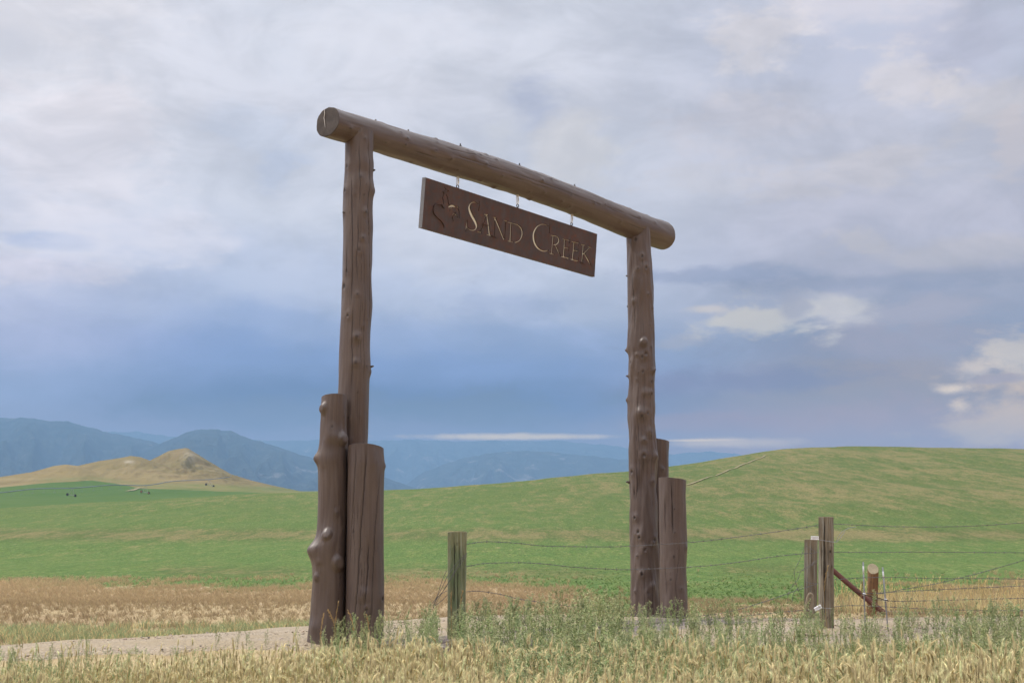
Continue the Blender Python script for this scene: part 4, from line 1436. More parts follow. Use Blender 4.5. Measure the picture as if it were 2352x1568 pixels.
bpy.context.view_layer.update()
for kk, sts in list(STROKES.items()) + [('emb', EMB)]:
    for st in sts:
        mb = MB()
        stroke_solid(mb, st, 0.012, -0.014)
        cut = mb.build('cutter', None, None)
        bm = bmesh.new()
        bm.from_mesh(cut.data)
        bmesh.ops.recalc_face_normals(bm, faces=bm.faces)
        bm.to_mesh(cut.data)
        bm.free()
        md = panel.modifiers.new('b', 'BOOLEAN')
        md.operation = 'DIFFERENCE'
        md.solver = 'EXACT'
        md.object = cut
        bpy.context.view_layer.update()
        dg = bpy.context.evaluated_depsgraph_get()
        me = bpy.data.meshes.new_from_object(panel.evaluated_get(dg))
        panel.modifiers.clear()
        me.polygons.foreach_set('use_smooth', np.zeros(len(me.polygons), bool))
        if len(me.polygons) > 3:
            panel.data = me
        bpy.data.objects.remove(cut, do_unlink=True)
wl = np.array(sign.location)
co = np.zeros(len(panel.data.vertices) * 3, np.float32)
panel.data.vertices.foreach_get('co', co)
panel.data.vertices.foreach_set('co', (co.reshape(-1, 3) - wl).astype(np.float32).ravel())
panel.data.update()
panel.name = 'panel'
panel.parent = sign
for kk, sts in STROKES.items():
    mb = MB()
    for q, st in enumerate(sts):
        stroke_solid(mb, st, -0.0125 + q * 0.0002, -0.02, 0.6)
    mb.build('letter', M_CREAM, sign, False, wl)
mb = MB()
for q, st in enumerate(EMB):
    stroke_solid(mb, st, -0.0125 + q * 0.0001, -0.02, 0.4)
o = mb.build('horse_and_rider_emblem', M_CREAM, sign, False, wl)
# grey strip over the near end, its lit look put into the colour
mb = MB()
V = [sw3(s, t, d) for d in (0.001, -ST_ - .001) for s, t in ((-.003, -.001), (0.0, -.001), (0.0, SH + .001), (-.003, SH + .001))]
mb.add(V, [(0, 1, 2, 3), (7, 6, 5, 4), (0, 4, 5, 1), (1, 5, 6, 2), (2, 6, 7, 3), (3, 7, 4, 0)])
mb.build('edge_strip', M_EDGE, sign, False, wl)
# three hangers: eye in the board, long zinc link, eye in the beam
for (xb, yb, xt, yt) in ((1051, 431, 1052, 404), (1189, 475, 1191, 449), (1313, 517, 1314, 491)):
    pb = hit(xb, yb, P0 - SN * .025, SN)
    pb = pb + UP * 0.0
    sb_ = float((pb - B0) @ GD)
    k = int(np.clip(np.searchsorted(ss, sb_), 0, len(ss) - 1))
    pt = Cb[k] - UP * (rz_[k] + .004)
    th = np.linspace(0, 2 * math.pi, 21)
    e = MB()
    c0 = pb + UP * 0.012
    e.tube([c0 + .019 * (math.cos(a) * GD + math.sin(a) * UP) for a in th], .0055, 6, False)
    e.tube([pb - UP * .004, pb - UP * .02], .006, 6)
    hg = e.build('hanger_eye', M_DARK, sign, True, wl)
    lk = MB()
    c1 = c0 + UP * 0.02
    c2 = pt - UP * 0.012
    ln = np.linalg.norm(c2 - c1)
    axl = (c2 - c1) / ln
    cm = (c1 + c2) / 2
    pts = []
    for a in th:
        pts.append(cm + axl * (math.copysign(ln / 2 - .012, math.sin(a)) if abs(math.sin(a)) > .05 else 0) + .014 * math.cos(a) * GD + .014 * math.sin(a) * axl)
    lk.tube(pts, .0062, 6, False)
    lk.tube([cm - axl * .018 + GD * .014, cm + axl * .018 + GD * .014], .0085, 6)
    lk.build('quick_link', M_STEEL, sign, True, wl)
    ue = MB()
    ue.tube([c2 + .016 * (math.cos(a) * GN + math.sin(a) * UP) for a in th], .005, 6, False)
    ue.tube([c2 + UP * .014, c2 + UP * .05], .006, 6)
    ue.build('beam_eye', M_STEEL, sign, True, wl)

# ------------------------------------------------------------------ fence posts
FENCE = empty('barbed_wire_fence', (1.5, 14.1, 0), 'sagging barbed wire fence with a greenish post and a tall brown post, before the gateway', 'fence')


def post_rows(y0, y1, a0, b0, a1, b1):
    return [(y0, a0, b0), ((y0 + y1) / 2, (a0 + a1) / 2, (b0 + b1) / 2), (y1, a1, b1), (y1 + 60, a1 - (a0 - a1) * .3, b1)]


r1 = post_rows(1222, 1445, 1029, 1072.4, 1027.5, 1069)
vlog('fence_post', 12.9, r1, FENCE, knots=[(1040, 1260, .004, .02, .4, 'b'), (1050, 1250, .006, .03, .3, 'h')] + rand_knots(r1, 6, 11, .004, .02, .8),
     cracks=[([(1043, 1224), (1044, 1300), (1042, 1400)], .004, .018), ([(1057, 1250), (1058, 1320)], .004, .015), ([(1050, 1300), (1053, 1440)], .003, .012)] + rand_cracks(r1, 5, 12, .0025, .01),
     cut=(0.02, -0.05), mat=M_POST_G, seed=11, NT=110, rough=.005, capmat=M_POSTEND, step=.015)
r2 = post_rows(1187.5, 1431, 1880, 1914.3, 1880, 1915.5)
vlog('fence_post', 14.75, r2, FENCE, knots=[(1906, 1266, .01, .03, .9, 'h'), (1909, 1300, .012, .035, .5, 'b'), (1907, 1256, .01, .025, .8, 'b')] + rand_knots(r2, 5, 13, .004, .02, .8),
     cracks=[([(1893, 1188), (1892, 1300), (1894, 1420)], .006, .022), ([(1902, 1190), (1903, 1207)], .004, .015), ([(1887, 1240), (1888, 1330)], .003, .012)] + rand_cracks(r2, 5, 14, .0025, .01),
     cut=(0, -0.02), mat=M_POST_B, seed=12, NT=110, rough=.005, capmat=M_POSTEND, step=.015)
fl = np.array(FENCE.location)
P1 = at(1051, 1445, 12.9)
P2 = at(1897, 1431, 14.75)


def fenceY(px, pa, Ya, pb, Yb):
    # constant-plane between the posts
    ua, ub, u = ((q - 1176) / F for q in (pa, pb, px))
    A = np.array([ua * Ya, Ya])
    B = np.array([ub * Yb, Yb])
    # solve A + t(B-A) on ray x = u*y
    d = B - A
    t = (u * A[1] - A[0]) / (d[0] - u * d[1])
    return A[1] + t * d[1]


def barbed(pts, thick=0.0020, barbs=True, two=True, seed=0):
    P = catmull(pts, 14)
    seg = np.r_[0, np.cumsum(np.linalg.norm(np.diff(P, axis=0), axis=1))]
    n = max(12, int(seg[-1] / 0.018))
    q = np.linspace(0, seg[-1], n)
    C = np.stack([np.interp(q, seg, P[:, k]) for k in range(3)], 1)
    mb = MB()
    T = np.gradient(C, axis=0)
    T /= np.linalg.norm(T, axis=1)[:, None]
    a = np.cross(T, UP)
    a /= np.linalg.norm(a, axis=1)[:, None] + 1e-9
    b = np.cross(T, a)
    ph = q / 0.05 * 2 * math.pi / 2
    if two:
        for s_ in (0, math.pi):
            mb.tube(C + thick * (np.cos(ph + s_)[:, None] * a + np.sin(ph + s_)[:, None] * b), thick * .95, 5)
    else:
        mb.tube(C, thick, 5)
    if barbs:
        r = random.Random(seed)
        k = r.uniform(.05, .1)
        while k < seg[-1]:
            i = int(np.argmin(np.abs(q - k)))
            c = C[i]
            for _ in range(2):
                an = r.uniform(0, math.pi)
                d = math.cos(an) * a[i] + math.sin(an) * b[i] + T[i] * r.uniform(-.5, .5)
                mb.tube([c - d * .016, c, c + d * .016], [.001, .002, .001], 4)
            mb.tube([c - T[i] * .008, c + T[i] * .008], thick * 2.1, 6)
            k += r.uniform(.115, .135)
    return mb


c5 = lambda L: [(980 + x / 4.655, 1163.7 + y / 4.655) for x, y in L]
c6 = lambda L: [(1592.4 + x / 3.097, 1163.7 + y / 3.097) for x, y in L]
WIRES = [
    c5([(425, 398), (600, 372), (780, 375), (980, 388), (1250, 415), (1550, 422), (1900, 425), (2180, 418)]) + c6([(0, 250), (300, 215), (600, 175), (892, 130)]),
    c5([(425, 636), (600, 605), (800, 597), (1050, 595), (1300, 612), (1550, 640), (1900, 660), (2180, 668)]) + c6([(0, 425), (300, 395), (600, 350), (892, 323)]),
    c5([(425, 905), (530, 897), (650, 910), (800, 935), (1000, 985), (1300, 1025), (1550, 1062), (1850, 1105), (2180, 1150)]) + c6([(0, 775), (250, 745), (500, 675), (700, 605), (892, 543)]),
    c5([(425, 1150), (600, 1220), (800, 1290), (1100, 1340)]) + [(1300, 1445), (1420, 1437), (1500, 1431)] + c6([(0, 808), (300, 780), (600, 750), (790, 733), (900, 728)]),
]
for wi, W in enumerate(WIRES):
    pts = [at(x, y, fenceY(x, 1051, 12.86, 1897, 14.68) - (0.0 if 0 < k < len(W) - 1 else 0.0)) for k, (x, y) in enumerate(W)]
    barbed(pts, seed=wi).build('wire_strand', M_WIRE, FENCE, False, fl)
WR = [c6([(996, 120), (1200, 130), (1470, 140), (1800, 140), (2050, 132), (2352, 112), (2700, 90)]), c6([(996, 320), (1250, 323), (1600, 320), (2000, 323), (2352, 325), (2700, 330)]),
      c6([(998, 517), (1200, 503), (1450, 500), (1700, 508), (2000, 508), (2352, 512), (2700, 520)]), c6([(1000, 709), (1130, 700), (1350, 708), (1600, 722), (2000, 733), (2352, 735), (2700, 740)])]
for wi, W in enumerate(WR):
    pts = [at(x, y, 14.68 + (x - 1915) * 0.0008) for x, y in W]
    barbed(pts, seed=20 + wi).build('wire_strand', M_WIRE, FENCE, False, fl)
# brown post wraps: insulators with plain wire
for (x, y, w, h, rot) in ((1871.6, 1235, 17.5, 8.5, 2), (1878.8, 1395.3, 17, 8.5, -28)):
    c = at(x, y, 14.60)
    sc_ = 14.6 / F
    r = math.radians(-rot)
    ax = np.array([math.cos(r), 0, math.sin(r)])
    az_ = np.array([-math.sin(r), 0, math.cos(r)])
    ay = np.array([0, 1., 0])
    mb = MB()
    mb.box(c + az_ * h * .32 * sc_, ax, ay, az_, w / 2 * sc_, .016, h * .17 * sc_, .004)
    mb.box(c - az_ * h * .32 * sc_, ax, ay, az_, w / 2 * sc_, .016, h * .17 * sc_, .004)
    mb.box(c - ax * w * .38 * sc_, ax, ay, az_, w * .1 * sc_, .0155, h / 2 * sc_ * .9, .003)
    mb.box(c + ax * w * .40 * sc_, ax, ay, az_, w * .08 * sc_, .0155, h / 2 * sc_ * .9, .003)
    mb.box(c + ay * .006, ax, ay, az_, w * .42 * sc_, .008, h / 2 * sc_ * .8, .002)
    mb.build('insulator', M_WHITE, FENCE, False, fl)
for W in (c6([(892, 232), (940, 240), (998, 249), (1020, 250), (1035, 235), (1060, 200), (1080, 172)]), c6([(1018, 245), (1030, 215), (1055, 180), (1085, 160), (1120, 147), (1158, 142)]),
          c6([(908, 716), (950, 720), (978, 720)])):
    pts = [at(x, y, 14.62) for x, y in W]
    barbed(pts, .0028, False, False).build('loose_wire', M_ROD, FENCE, False, fl)
# bunch of wire ends hanging off the green post
for k, W in enumerate(([(434, 488), (330, 590), (235, 720), (160, 870), (90, 990), (30, 1060)], [(432, 500), (350, 600), (270, 740), (190, 880), (110, 980), (60, 1100)],
                       [(434, 520), (340, 640), (250, 780), (150, 940), (70, 1080)], [(222, 893), (170, 920), (110, 970), (70, 1050)], [(222, 940), (150, 1010), (80, 1060)],
                       [(215, 680), (170, 770), (130, 900), (100, 990)])):
    pts = [at(x, y, 12.74) for x, y in c5(W)]
    barbed(pts, .0024, False, False).build('loose_wire', M_WIRE, FENCE, False, fl)

# separate neighbours of the fence
r3 = post_rows(1239, 1428, 1848, 1878.5, 1847.5, 1875)
PB = empty('wooden_post', tuple(at(1863, 1428, 16.6)), 'shorter weathered wooden post standing just behind and left of the tall brown fence post', 'post', 'wooden posts by the fence')
vlog('post_shaft', 16.6, r3, PB, knots=rand_knots(r3, 5, 15, .004, .02, .8), cracks=rand_cracks(r3, 6, 16, .003, .012), cut=(0, -0.03), mat=M_POST_B, seed=14, NT=100, capmat=M_POSTEND, step=.015)
r4 = [(1306, 1993, 2017.5), (1330, 1993, 2017), (1370, 1992, 2016), (1409, 1991, 2015), (1470, 1990, 2015)]
PC = empty('wooden_post', tuple(at(2004, 1409, 17.6)), 'short orange brown round post with slanted sawn top, right of the tall brown fence post', 'post', 'wooden posts by the fence')
vlog('post_shaft', 17.6, r4, PC, knots=rand_knots(r4, 3, 17, .003, .02, .7), cracks=rand_cracks(r4, 3, 18, .002, .008), cut=(0.1, 0.95), mat=M_POST_O, seed=15, NT=100, capmat=M_POSTEND, step=.012)
# rusty brace pipe
A_ = at(1912, 1308, 16.4)
B_ = at(2032, 1407, 16.2)
mb = MB()
n = 24
pts = [A_ + (B_ - A_) * t + UP * (-.012 * math.sin(t * math.pi)) for t in np.linspace(0, 1, n)]
mb.tube(pts, .031, 20)
mb.tube([pts[-6], pts[-5]], .035, 20)
tag(mb.build('brace_pipe', M_RUST), 'rusty red pipe leaning down to the right behind the brown fence post', 'pipe')
# thin steel rods
for (x0, y0, x1, y1, lb) in ((1982.5, 1290, 1987.5, 1446, 'left one of two thin grey steel rods, beside the short round post'), (2027.3, 1302, 2040, 1452, 'right one of two thin grey steel rods, leaning slightly, nearest the right edge')):
    a = at(x0, y0, 14.9)
    b = at(x1, y1, 14.9)
    R0 = empty('steel_rod', tuple(b), lb, 'rod', 'thin steel rods by the fence')
    mb = MB()
    mb.tube([b - UP * .1, b, (a + b) / 2, a], .0085, 10)
    mb.build('shaft', M_ROD, R0, True, b)
    mb = MB()
    dd = (b - a) / np.linalg.norm(b - a)
    mb.tube([a + dd * .045, a + dd * .13], .0092, 10)
    mb.build('paint_band', M_WHITE, R0, True, b)
    mb = MB()
    yk = 1364 if x0 < 2000 else 1377
    k = at(x0 + (x1 - x0) * (yk - y0) / (y1 - y0), yk, 14.88)
    mb.tube([k - np.array([.014, 0, 0]), k + np.array([.014, 0, 0])], [.014, .014], 10)
    mb.tube([k - UP * .014, k + UP * .014], [.012, .016], 10)
    mb.build('insulator', M_WHITE, R0, True, b)
pts = [at(x, y, 14.86) for x, y in c6([(1150, 600), (1212, 622), (1290, 640), (1362, 660), (1385, 664)])]
tag(barbed(pts, .005, False, False).build('guy_wire', M_DARK), 'short dark rod tying the two thin grey steel rods together', 'wire')
# strands of the fence running on behind
for k, W in enumerate((c6([(1215, 610), (1330, 615), (1500, 585), (1750, 540), (2050, 465), (2352, 378), (2600, 300)]), c6([(1215, 640), (1400, 668), (1700, 665), (2050, 655), (2352, 648), (2700, 640)]),
                       c6([(1300, 612), (1500, 600), (1700, 590), (2000, 575), (2352, 560), (2700, 540)]))):
    pts = [at(x, y, 17.4 + i_ * .25) for i_, (x, y) in enumerate(W)]
    tag(barbed(pts, .0026, True, True, 40 + k).build('barbed_wire', M_WIRE),
        ['rear barbed wire strand rising steeply toward the right edge', 'lowest rear barbed wire strand running level from the short round post', 'middle rear barbed wire strand behind the two steel rods'][k],
        'wire', 'rear barbed wire strands right of the short round post')
# tangled wire by the rear post
mb_all = MB()
for W in ([(790, 285), (760, 370), (722, 450), (722, 510), (745, 590), (775, 650)], [(888, 372), (820, 420), (770, 450), (740, 520), (680, 600), (672, 680)], [(888, 385), (800, 440), (735, 465)],
          [(780, 560), (720, 600), (700, 680)], [(790, 530), (830, 540), (888, 545)], [(800, 275), (840, 300), (888, 325)]):
    pts = [at(x, y, 16.35) for x, y in c6(W)]
    q = barbed(pts, .0024, True, False, 5)
    mb_all.add(np.concatenate(q.V), q.T)
tag(mb_all.build('tangled_wire', M_WIRE), 'loose loops of old wire tangled around the shorter rear post', 'wire')
# bent rod stub at its foot
mb = MB()
pts = [at(x, y, 16.2) for x, y in ((1848 + 2, 1425), (1851, 1395), (1855, 1372), (1860, 1363), (1866, 1367), (1864, 1385), (1860, 1420))]
mb.tube(catmull(pts, 5), .016, 8)
tag(mb.build('bent_pipe', M_FALLEN), 'small bent grey brown pipe hoop at the foot of the shorter rear post', 'pipe')
# lying log behind the gravel
a, b = at(2012, 1414, 17.8), at(2420, 1411, 18.8)
n = 60
C = np.array([a + (b - a) * t for t in np.linspace(0, 1, n)])
C[:, 2] += 0.01 * np.sin(np.linspace(0, 9, n))
axd = (b - a) / np.linalg.norm(b - a)
e1 = np.cross(axd, UP)
e1 /= np.linalg.norm(e1)
FL = empty('fallen_log', tuple((a + b) / 2), 'low weathered grey log lying along the far edge of the gravel at right', 'log')
log('trunk', C, np.linspace(.055, .075, n) + .004 * np.sin(np.linspace(0, 20, n)), e1, UP, axd, M_FALLEN, FL, NT=40, rough=.02, seed=21, capmat=M_POSTEND)

# ------------------------------------------------------------------ cattle guard
CG = empty('cattle_guard', tuple(MIDG + GN * 1.0), 'steel cattle guard of parallel rails set in the road in front of the gateway', 'cattle guard')
cgl = np.array(CG.location)
zt = 0.0
for k, off in enumerate(list(np.arange(.50, .98, .105)) + list(np.arange(1.22, 1.75, .105))):
    mb = MB()
    a = P_L * np.array([1, 1, 0]) + GD * (-.1) + GN * off
    b = P_L * np.array([1, 1, 0]) + GD * (SPAN - .45) + GN * off
    za = float(ground_z(a[0], a[1])) + zt + .03
    zb_ = float(ground_z(b[0], b[1])) + zt + .03
    mb.tube([a + UP * za, (a + b) / 2 + UP * (za + zb_) / 2, b + UP * zb_], .028, 12)
    mb.build('rail', M_GUARD, CG, True, cgl)
for s_ in (-.1, SPAN * .3, SPAN * .6, SPAN - .45):
    mb = MB()
    a = P_L * np.array([1, 1, 0]) + GD * s_ + GN * 1.1
    mb.box(a + UP * (float(ground_z(a[0], a[1])) + .01), GN, GD, UP, .72, .06, .035, .01)
    mb.build('support_beam', M_GUARD, CG, False, cgl)

# ------------------------------------------------------------------ pivot sprinkler
c5b = lambda L: [(x / 4.267, 1071.9 + y / 4.267) for x, y in L]
pipe_px = c5b([(-700, 300), (-300, 268), (0, 252), (350, 214), (712, 207), (1100, 177), (1435, 180), (1700, 140), (2050, 122), (2245, 100)])
pipe_Y = [560, 590, 600, 610, 620, 636, 650, 690, 740, 765]
PV = empty('pivot_sprinkler', tuple(on_ground_px(335, 1130, far_z, 400, 900)), 'long wheeled irrigation sprinkler arm crossing the far green field', 'sprinkler')
pl = np.array(PV.location)
pp = catmull([at(x, y, Y) for (x, y), Y in zip(pipe_px, pipe_Y)], 10)
mb = MB()
mb.tube(pp, .19, 8)
mb.build('arm_pipe', M_GALV, PV, True, pl)
mb = MB()
mb.tube([pp[-1], pp[-1] + np.array([1.5, 0, 1.2])], .12, 6)
mb.build('end_gun', M_GALV, PV, True, pl)
for (a, b), Yt, (tx, ty) in ((((154.7, 1134.9), (173, 1137.5)), 620, (167, 1120.4)), (((324.6, 1128.3), (341.7, 1131.7)), 650, (336, 1114)), (((473.4, 1111.7), (490.5, 1116)), 740, (480, 1100.5))):
    wa, wb, tp = at(*a, Yt), at(*b, Yt), at(tx, ty, Yt)
    fr = MB()
    dx = (wb - wa) / np.linalg.norm(wb - wa)
    fr.tube([wa + dx * .3, wb - dx * .3], .13, 8)
    fr.tube([wa + dx * .6, tp], .07, 6)
    fr.tube([wb - dx * .6, tp], .07, 6)
    tw = fr.build('tower_frame', M_ROD, PV, False, pl)
    for w in (wa, wb):
        ty_ = MB()
        ax = np.array([.45, .85, 0.0])
        ax /= np.linalg.norm(ax)
        th = np.linspace(0, 2 * math.pi, 22)
        v2 = np.cross(ax, UP)
        ty_.tube([w + .52 * (math.cos(q) * v2 + math.sin(q) * UP) for q in th], .19, 8, False)
        o = ty_.build('wheel', M_TYRE, tw, True, pl)
        rm = MB()
        rm.tube([w - ax * .12, w + ax * .12], .36, 14)
        rm.build('rim', M_RIM if Yt == 650 else M_TYRE, tw, False, pl)
for px0 in (21, 49, 74, 100, 125, 188, 209, 232, 252, 275, 300):
    k = int(np.argmin([abs(to_px(*q)[0] - px0) for q in pp]))
    mb = MB()
    q = pp[k]
    mb.tube([q, q + np.array([.5, 0, -.5]), q + np.array([.5, 0, -1.9])], .035, 5)
    mb.tube([q + np.array([-.2, 0, -1.9]), q + np.array([1.1, 0, -1.9])], .05, 5)
    mb.build('drop_hose', M_GALV, PV, False, pl)
# small utility pole on the dry hill
b = at(403.6, 1087, 960)
mb = MB()
mb.tube([b - UP * 1.5, b + UP * 3.4], [.14, .10], 8)
mb.tube([b + UP * 2.9 - np.array([.8, 0, 0]), b + UP * 2.9 + np.array([.8, 0, 0])], .08, 6)
tag(mb.build('utility_pole', M_POST_B), 'tiny dark utility pole on the dry hillside below the butte', 'pole')

# ------------------------------------------------------------------ vegetation
def ribbon(pts, w, side=None):
    """flat tapering blade as triangles"""
    pts = np.asarray(pts, float)
    n = len(pts)
    T = np.gradient(pts, axis=0)
    if side is None:
        side = np.cross(T[0], UP)
        if np.linalg.norm(side) < 1e-4:
            side = np.array([1., 0, 0])
    side = side / (np.linalg.norm(side) + 1e-9)
    ww = np.full(n, w) if np.isscalar(w) else np.asarray(w)
    V = np.concatenate([pts - side * ww[:, None] / 2, pts + side * ww[:, None] / 2])
    T_ = []
    for i in range(n - 1):
        T_ += [(i, i + 1, n + i + 1), (i, n + i + 1, n + i)]
    return V, T_


class Proto:
    def __init__(s):
        s.V, s.T, s.C, s.n = [], [], [], 0

    def add(s, V, T, col):
        V = np.asarray(V, float)
        s.V.append(V)
        s.T += [tuple(int(q) + s.n for q in t) for t in T]
        c = np.asarray(col, float)
        if c.ndim == 1:
            c = np.repeat(c[None], len(V), 0)
        s.C.append(c)
        s.n += len(V)

    def done(s):
        s.V = np.concatenate(s.V).astype(np.float32)
        s.C = np.concatenate(s.C).astype(np.float32)
        s.T = np.array(s.T, np.int32)
        return s


def rdir(r, tilt):
    a = r.uniform(0, 2 * math.pi)
    return np.array([math.cos(a) * tilt, math.sin(a) * tilt, 1.0])


C_STRAW = np.array((0.92, 0.71, 0.34))
C_HEAD = np.array((1.0, 0.83, 0.46))
C_GRN = np.array((0.20, 0.28, 0.085))
C_SAGE = np.array((0.38, 0.44, 0.21))
C_BUD = np.array((0.68, 0.63, 0.34))


def foxtail(r, h=0.42, heads=True):
    p = Proto()
    d = rdir(r, r.uniform(.02, .22))
    d /= np.linalg.norm(d)
    bend = rdir(r, 1)[:2]
    pts = []
    for t in np.linspace(0, 1, 6):
        q = d * h * t
        q[:2] += bend * h * .07 * t * t
        pts.append(q)
    pts = np.array(pts)
    straw = C_STRAW * r.uniform(.8, 1.1)
    stemc = straw * .7 + C_GRN * .4 if r.random() < .4 else straw
    V, T = ribbon(pts, .0030, np.array([1., 0, 0]))
    p.add(V, T, stemc)
    V, T = ribbon(pts, .0030, np.array([0, 1., 0]))
    p.add(V, T, stemc)
    for _ in range(r.randint(2, 3)):      # leaves
        k = r.uniform(.02, .55)
        b = d * h * k
        a = rdir(r, 1)[:2]
        L = r.uniform(.10, .22)
        lp = []
        for t in np.linspace(0, 1, 5):
            q = b + np.array([a[0] * L * .38 * t, a[1] * L * .38 * t, L * (1.0 * t - .35 * t * t)])
            lp.append(q)
        col = C_GRN * r.uniform(.8, 1.3) if r.random() < .4 else straw * r.uniform(.7, 1)
        V, T = ribbon(lp, np.array([.0035, .004, .0034, .0022, .0005]))
        p.add(V, T, col)
    if heads:
        ax = pts[-1] - pts[-2]
        ax /= np.linalg.norm(ax)
        droop = rdir(r, 1)[:2] * (r.uniform(.0, .35) if r.random() < .88 else r.uniform(.5, 1.0))
        L = r.uniform(.055, .095)
        hc = C_HEAD * r.uniform(.82, 1.12)
        cs = []
        for t in np.linspace(0, 1, 6):
            q = pts[-1] + ax * L * t
            q = q + np.array([droop[0], droop[1], -.55 * np.hypot(*droop)]) * L * t * t * .7
            cs.append(q)
        cs = np.array(cs)
        rr = np.array([.0018, .0042, .0056, .0052, .0036, .0009])
        k = 5
        V = []
        for i in range(6):
            a = np.cross(ax, [0, 0, 1.]) if abs(ax[2]) < .95 else np.array([1., 0, 0])
            a = a / np.linalg.norm(a)
            b2 = np.cross(ax, a)
            for j in range(k):
                th = 2 * math.pi * j / k
                V.append(cs[i] + rr[i] * (math.cos(th) * a + math.sin(th) * b2))
        T = []
        for i in range(5):
            for j in range(k):
                j2 = (j + 1) % k
                T += [(i * k + j, i * k + j2, (i + 1) * k + j2), (i * k + j, (i + 1) * k + j2, (i + 1) * k + j)]
        p.add(V, T, np.minimum(hc * .97, .98))
        for _ in range(42):               # bristles
            t = r.uniform(0.02, 1)
            i = min(int(t * 5), 4)
            f = t * 5 - i
            c = cs[i] * (1 - f) + cs[i + 1] * f
            tx = cs[i + 1] - cs[i]
            tx /= np.linalg.norm(tx)
            a = r.uniform(0, 2 * math.pi)
            out = np.array([math.cos(a), math.sin(a), 0])
            out = out - tx * np.dot(out, tx)
            out /= np.linalg.norm(out) + 1e-9
            dd = tx * 1.0 + out * r.uniform(.4, .8)
            dd /= np.linalg.norm(dd)
            bl = r.uniform(.016, .030)
            sd = np.cross(dd, out)
            sd /= np.linalg.norm(sd) + 1e-9
            c = c + out * .004
            p.add([c - sd * .0009, c + sd * .0009, c + dd * bl], [(0, 1, 2)], hc * r.uniform(.9, 1.15))
    return p.done()


def weed(r, h=0.6, dens=1.0, stiff=False, budc=None):
    """branching green weed with tiny leaves and buds"""
    p = Proto()
    g = C_SAGE * r.uniform(.8, 1.1)
    gs = C_GRN * .9 + C_SAGE * .15
    bc = C_BUD if budc is None else budc

    def leaf(c, sz, col):
        a, e = r.uniform(0, 2 * math.pi), r.uniform(-.4, 1.1)
        d = np.array([math.cos(a) * math.cos(e), math.sin(a) * math.cos(e), math.sin(e)])
        s = np.cross(d, rdir(r, 1))
        s /= np.linalg.norm(s) + 1e-9
        p.add([c, c + d * sz * .5 + s * sz * .22, c + d * sz, c + d * sz * .5 - s * sz * .22], [(0, 1, 2), (0, 2, 3)], col)

    def stem(b, d, L, w, lev):
        n = 6 if lev == 0 else 4
        pts = [np.array(b, float)]
        d = np.array(d, float)
        for _ in range(n - 1):
            d = d + rdir(r, .22) * .25
            d /= np.linalg.norm(d)
            pts.append(pts[-1] + d * L / (n - 1))
        pts = np.array(pts)
        ww = np.linspace(w, w * .4, n)
        for sd in ((1., 0, 0), (0, 1., 0)):
            V, T = ribbon(pts, ww, np.array(sd))
            p.add(V, T, gs * (1.0 if lev == 0 else 1.25))
        if lev < 2:
            nb = int((11 if lev == 0 else 5) * dens)
            for k in range(nb):
                t = (k + r.random()) / nb * .75 + .22
                i = min(int(t * (n - 1)), n - 2)
                f = t * (n - 1) - i
                c = pts[i] * (1 - f) + pts[i + 1] * f
                a = r.uniform(0, 2 * math.pi)
                sp_ = r.uniform(.45, .85)
                dd = np.array([math.cos(a) * sp_, math.sin(a) * sp_, 1.0])
                dd /= np.linalg.norm(dd)
                stem(c, dd, L * r.uniform(.28, .52) * (1.25 - t * .75), w * .6, lev + 1)
        nl = int((9 if lev == 0 else 6) * dens)
        for _ in range(nl):
            t = r.uniform(.1, 1)
            i = min(int(t * (n - 1)), n - 2)
            c = pts[i] + (pts[i + 1] - pts[i]) * r.random()
            leaf(c, r.uniform(.012, .026), g * r.uniform(.75, 1.25))
        if lev >= 1:
            for _ in range(int(8 * dens)):
                c = pts[-1] + (np.array([r.random(), r.random(), r.random()]) - .5) * .022
                leaf(c, r.uniform(.006, .010), bc * r.uniform(.8, 1.25))
    stem((0, 0, 0), rdir(r, r.uniform(0, .22)), h, .0055, 0)
    return p.done()


def tuft(r, h=.12, n=7, cols=(C_STRAW,), w=.006, spread=.5):
    p = Proto()
    for _ in range(n):
        a = r.uniform(0, 2 * math.pi)
        L = h * r.uniform(.6, 1.2)
        sp_ = r.uniform(.1, spread)
        b = np.array([r.uniform(-.3, .3) * h, r.uniform(-.3, .3) * h, 0])
        m_ = b + np.array([math.cos(a) * sp_ * L * .4, math.sin(a) * sp_ * L * .4, L * .6])
        e = b + np.array([math.cos(a) * sp_ * L, math.sin(a) * sp_ * L, L * .95])
        s = np.array([-math.sin(a + 1), math.cos(a + 1), 0]) * w / 2
        c = cols[r.randrange(len(cols))] * r.uniform(.75, 1.2)
        p.add([b - s, b + s, m_ + s * .8, m_ - s * .8, e], [(0, 1, 2), (0, 2, 3), (3, 2, 4)], c)
    return p.done()


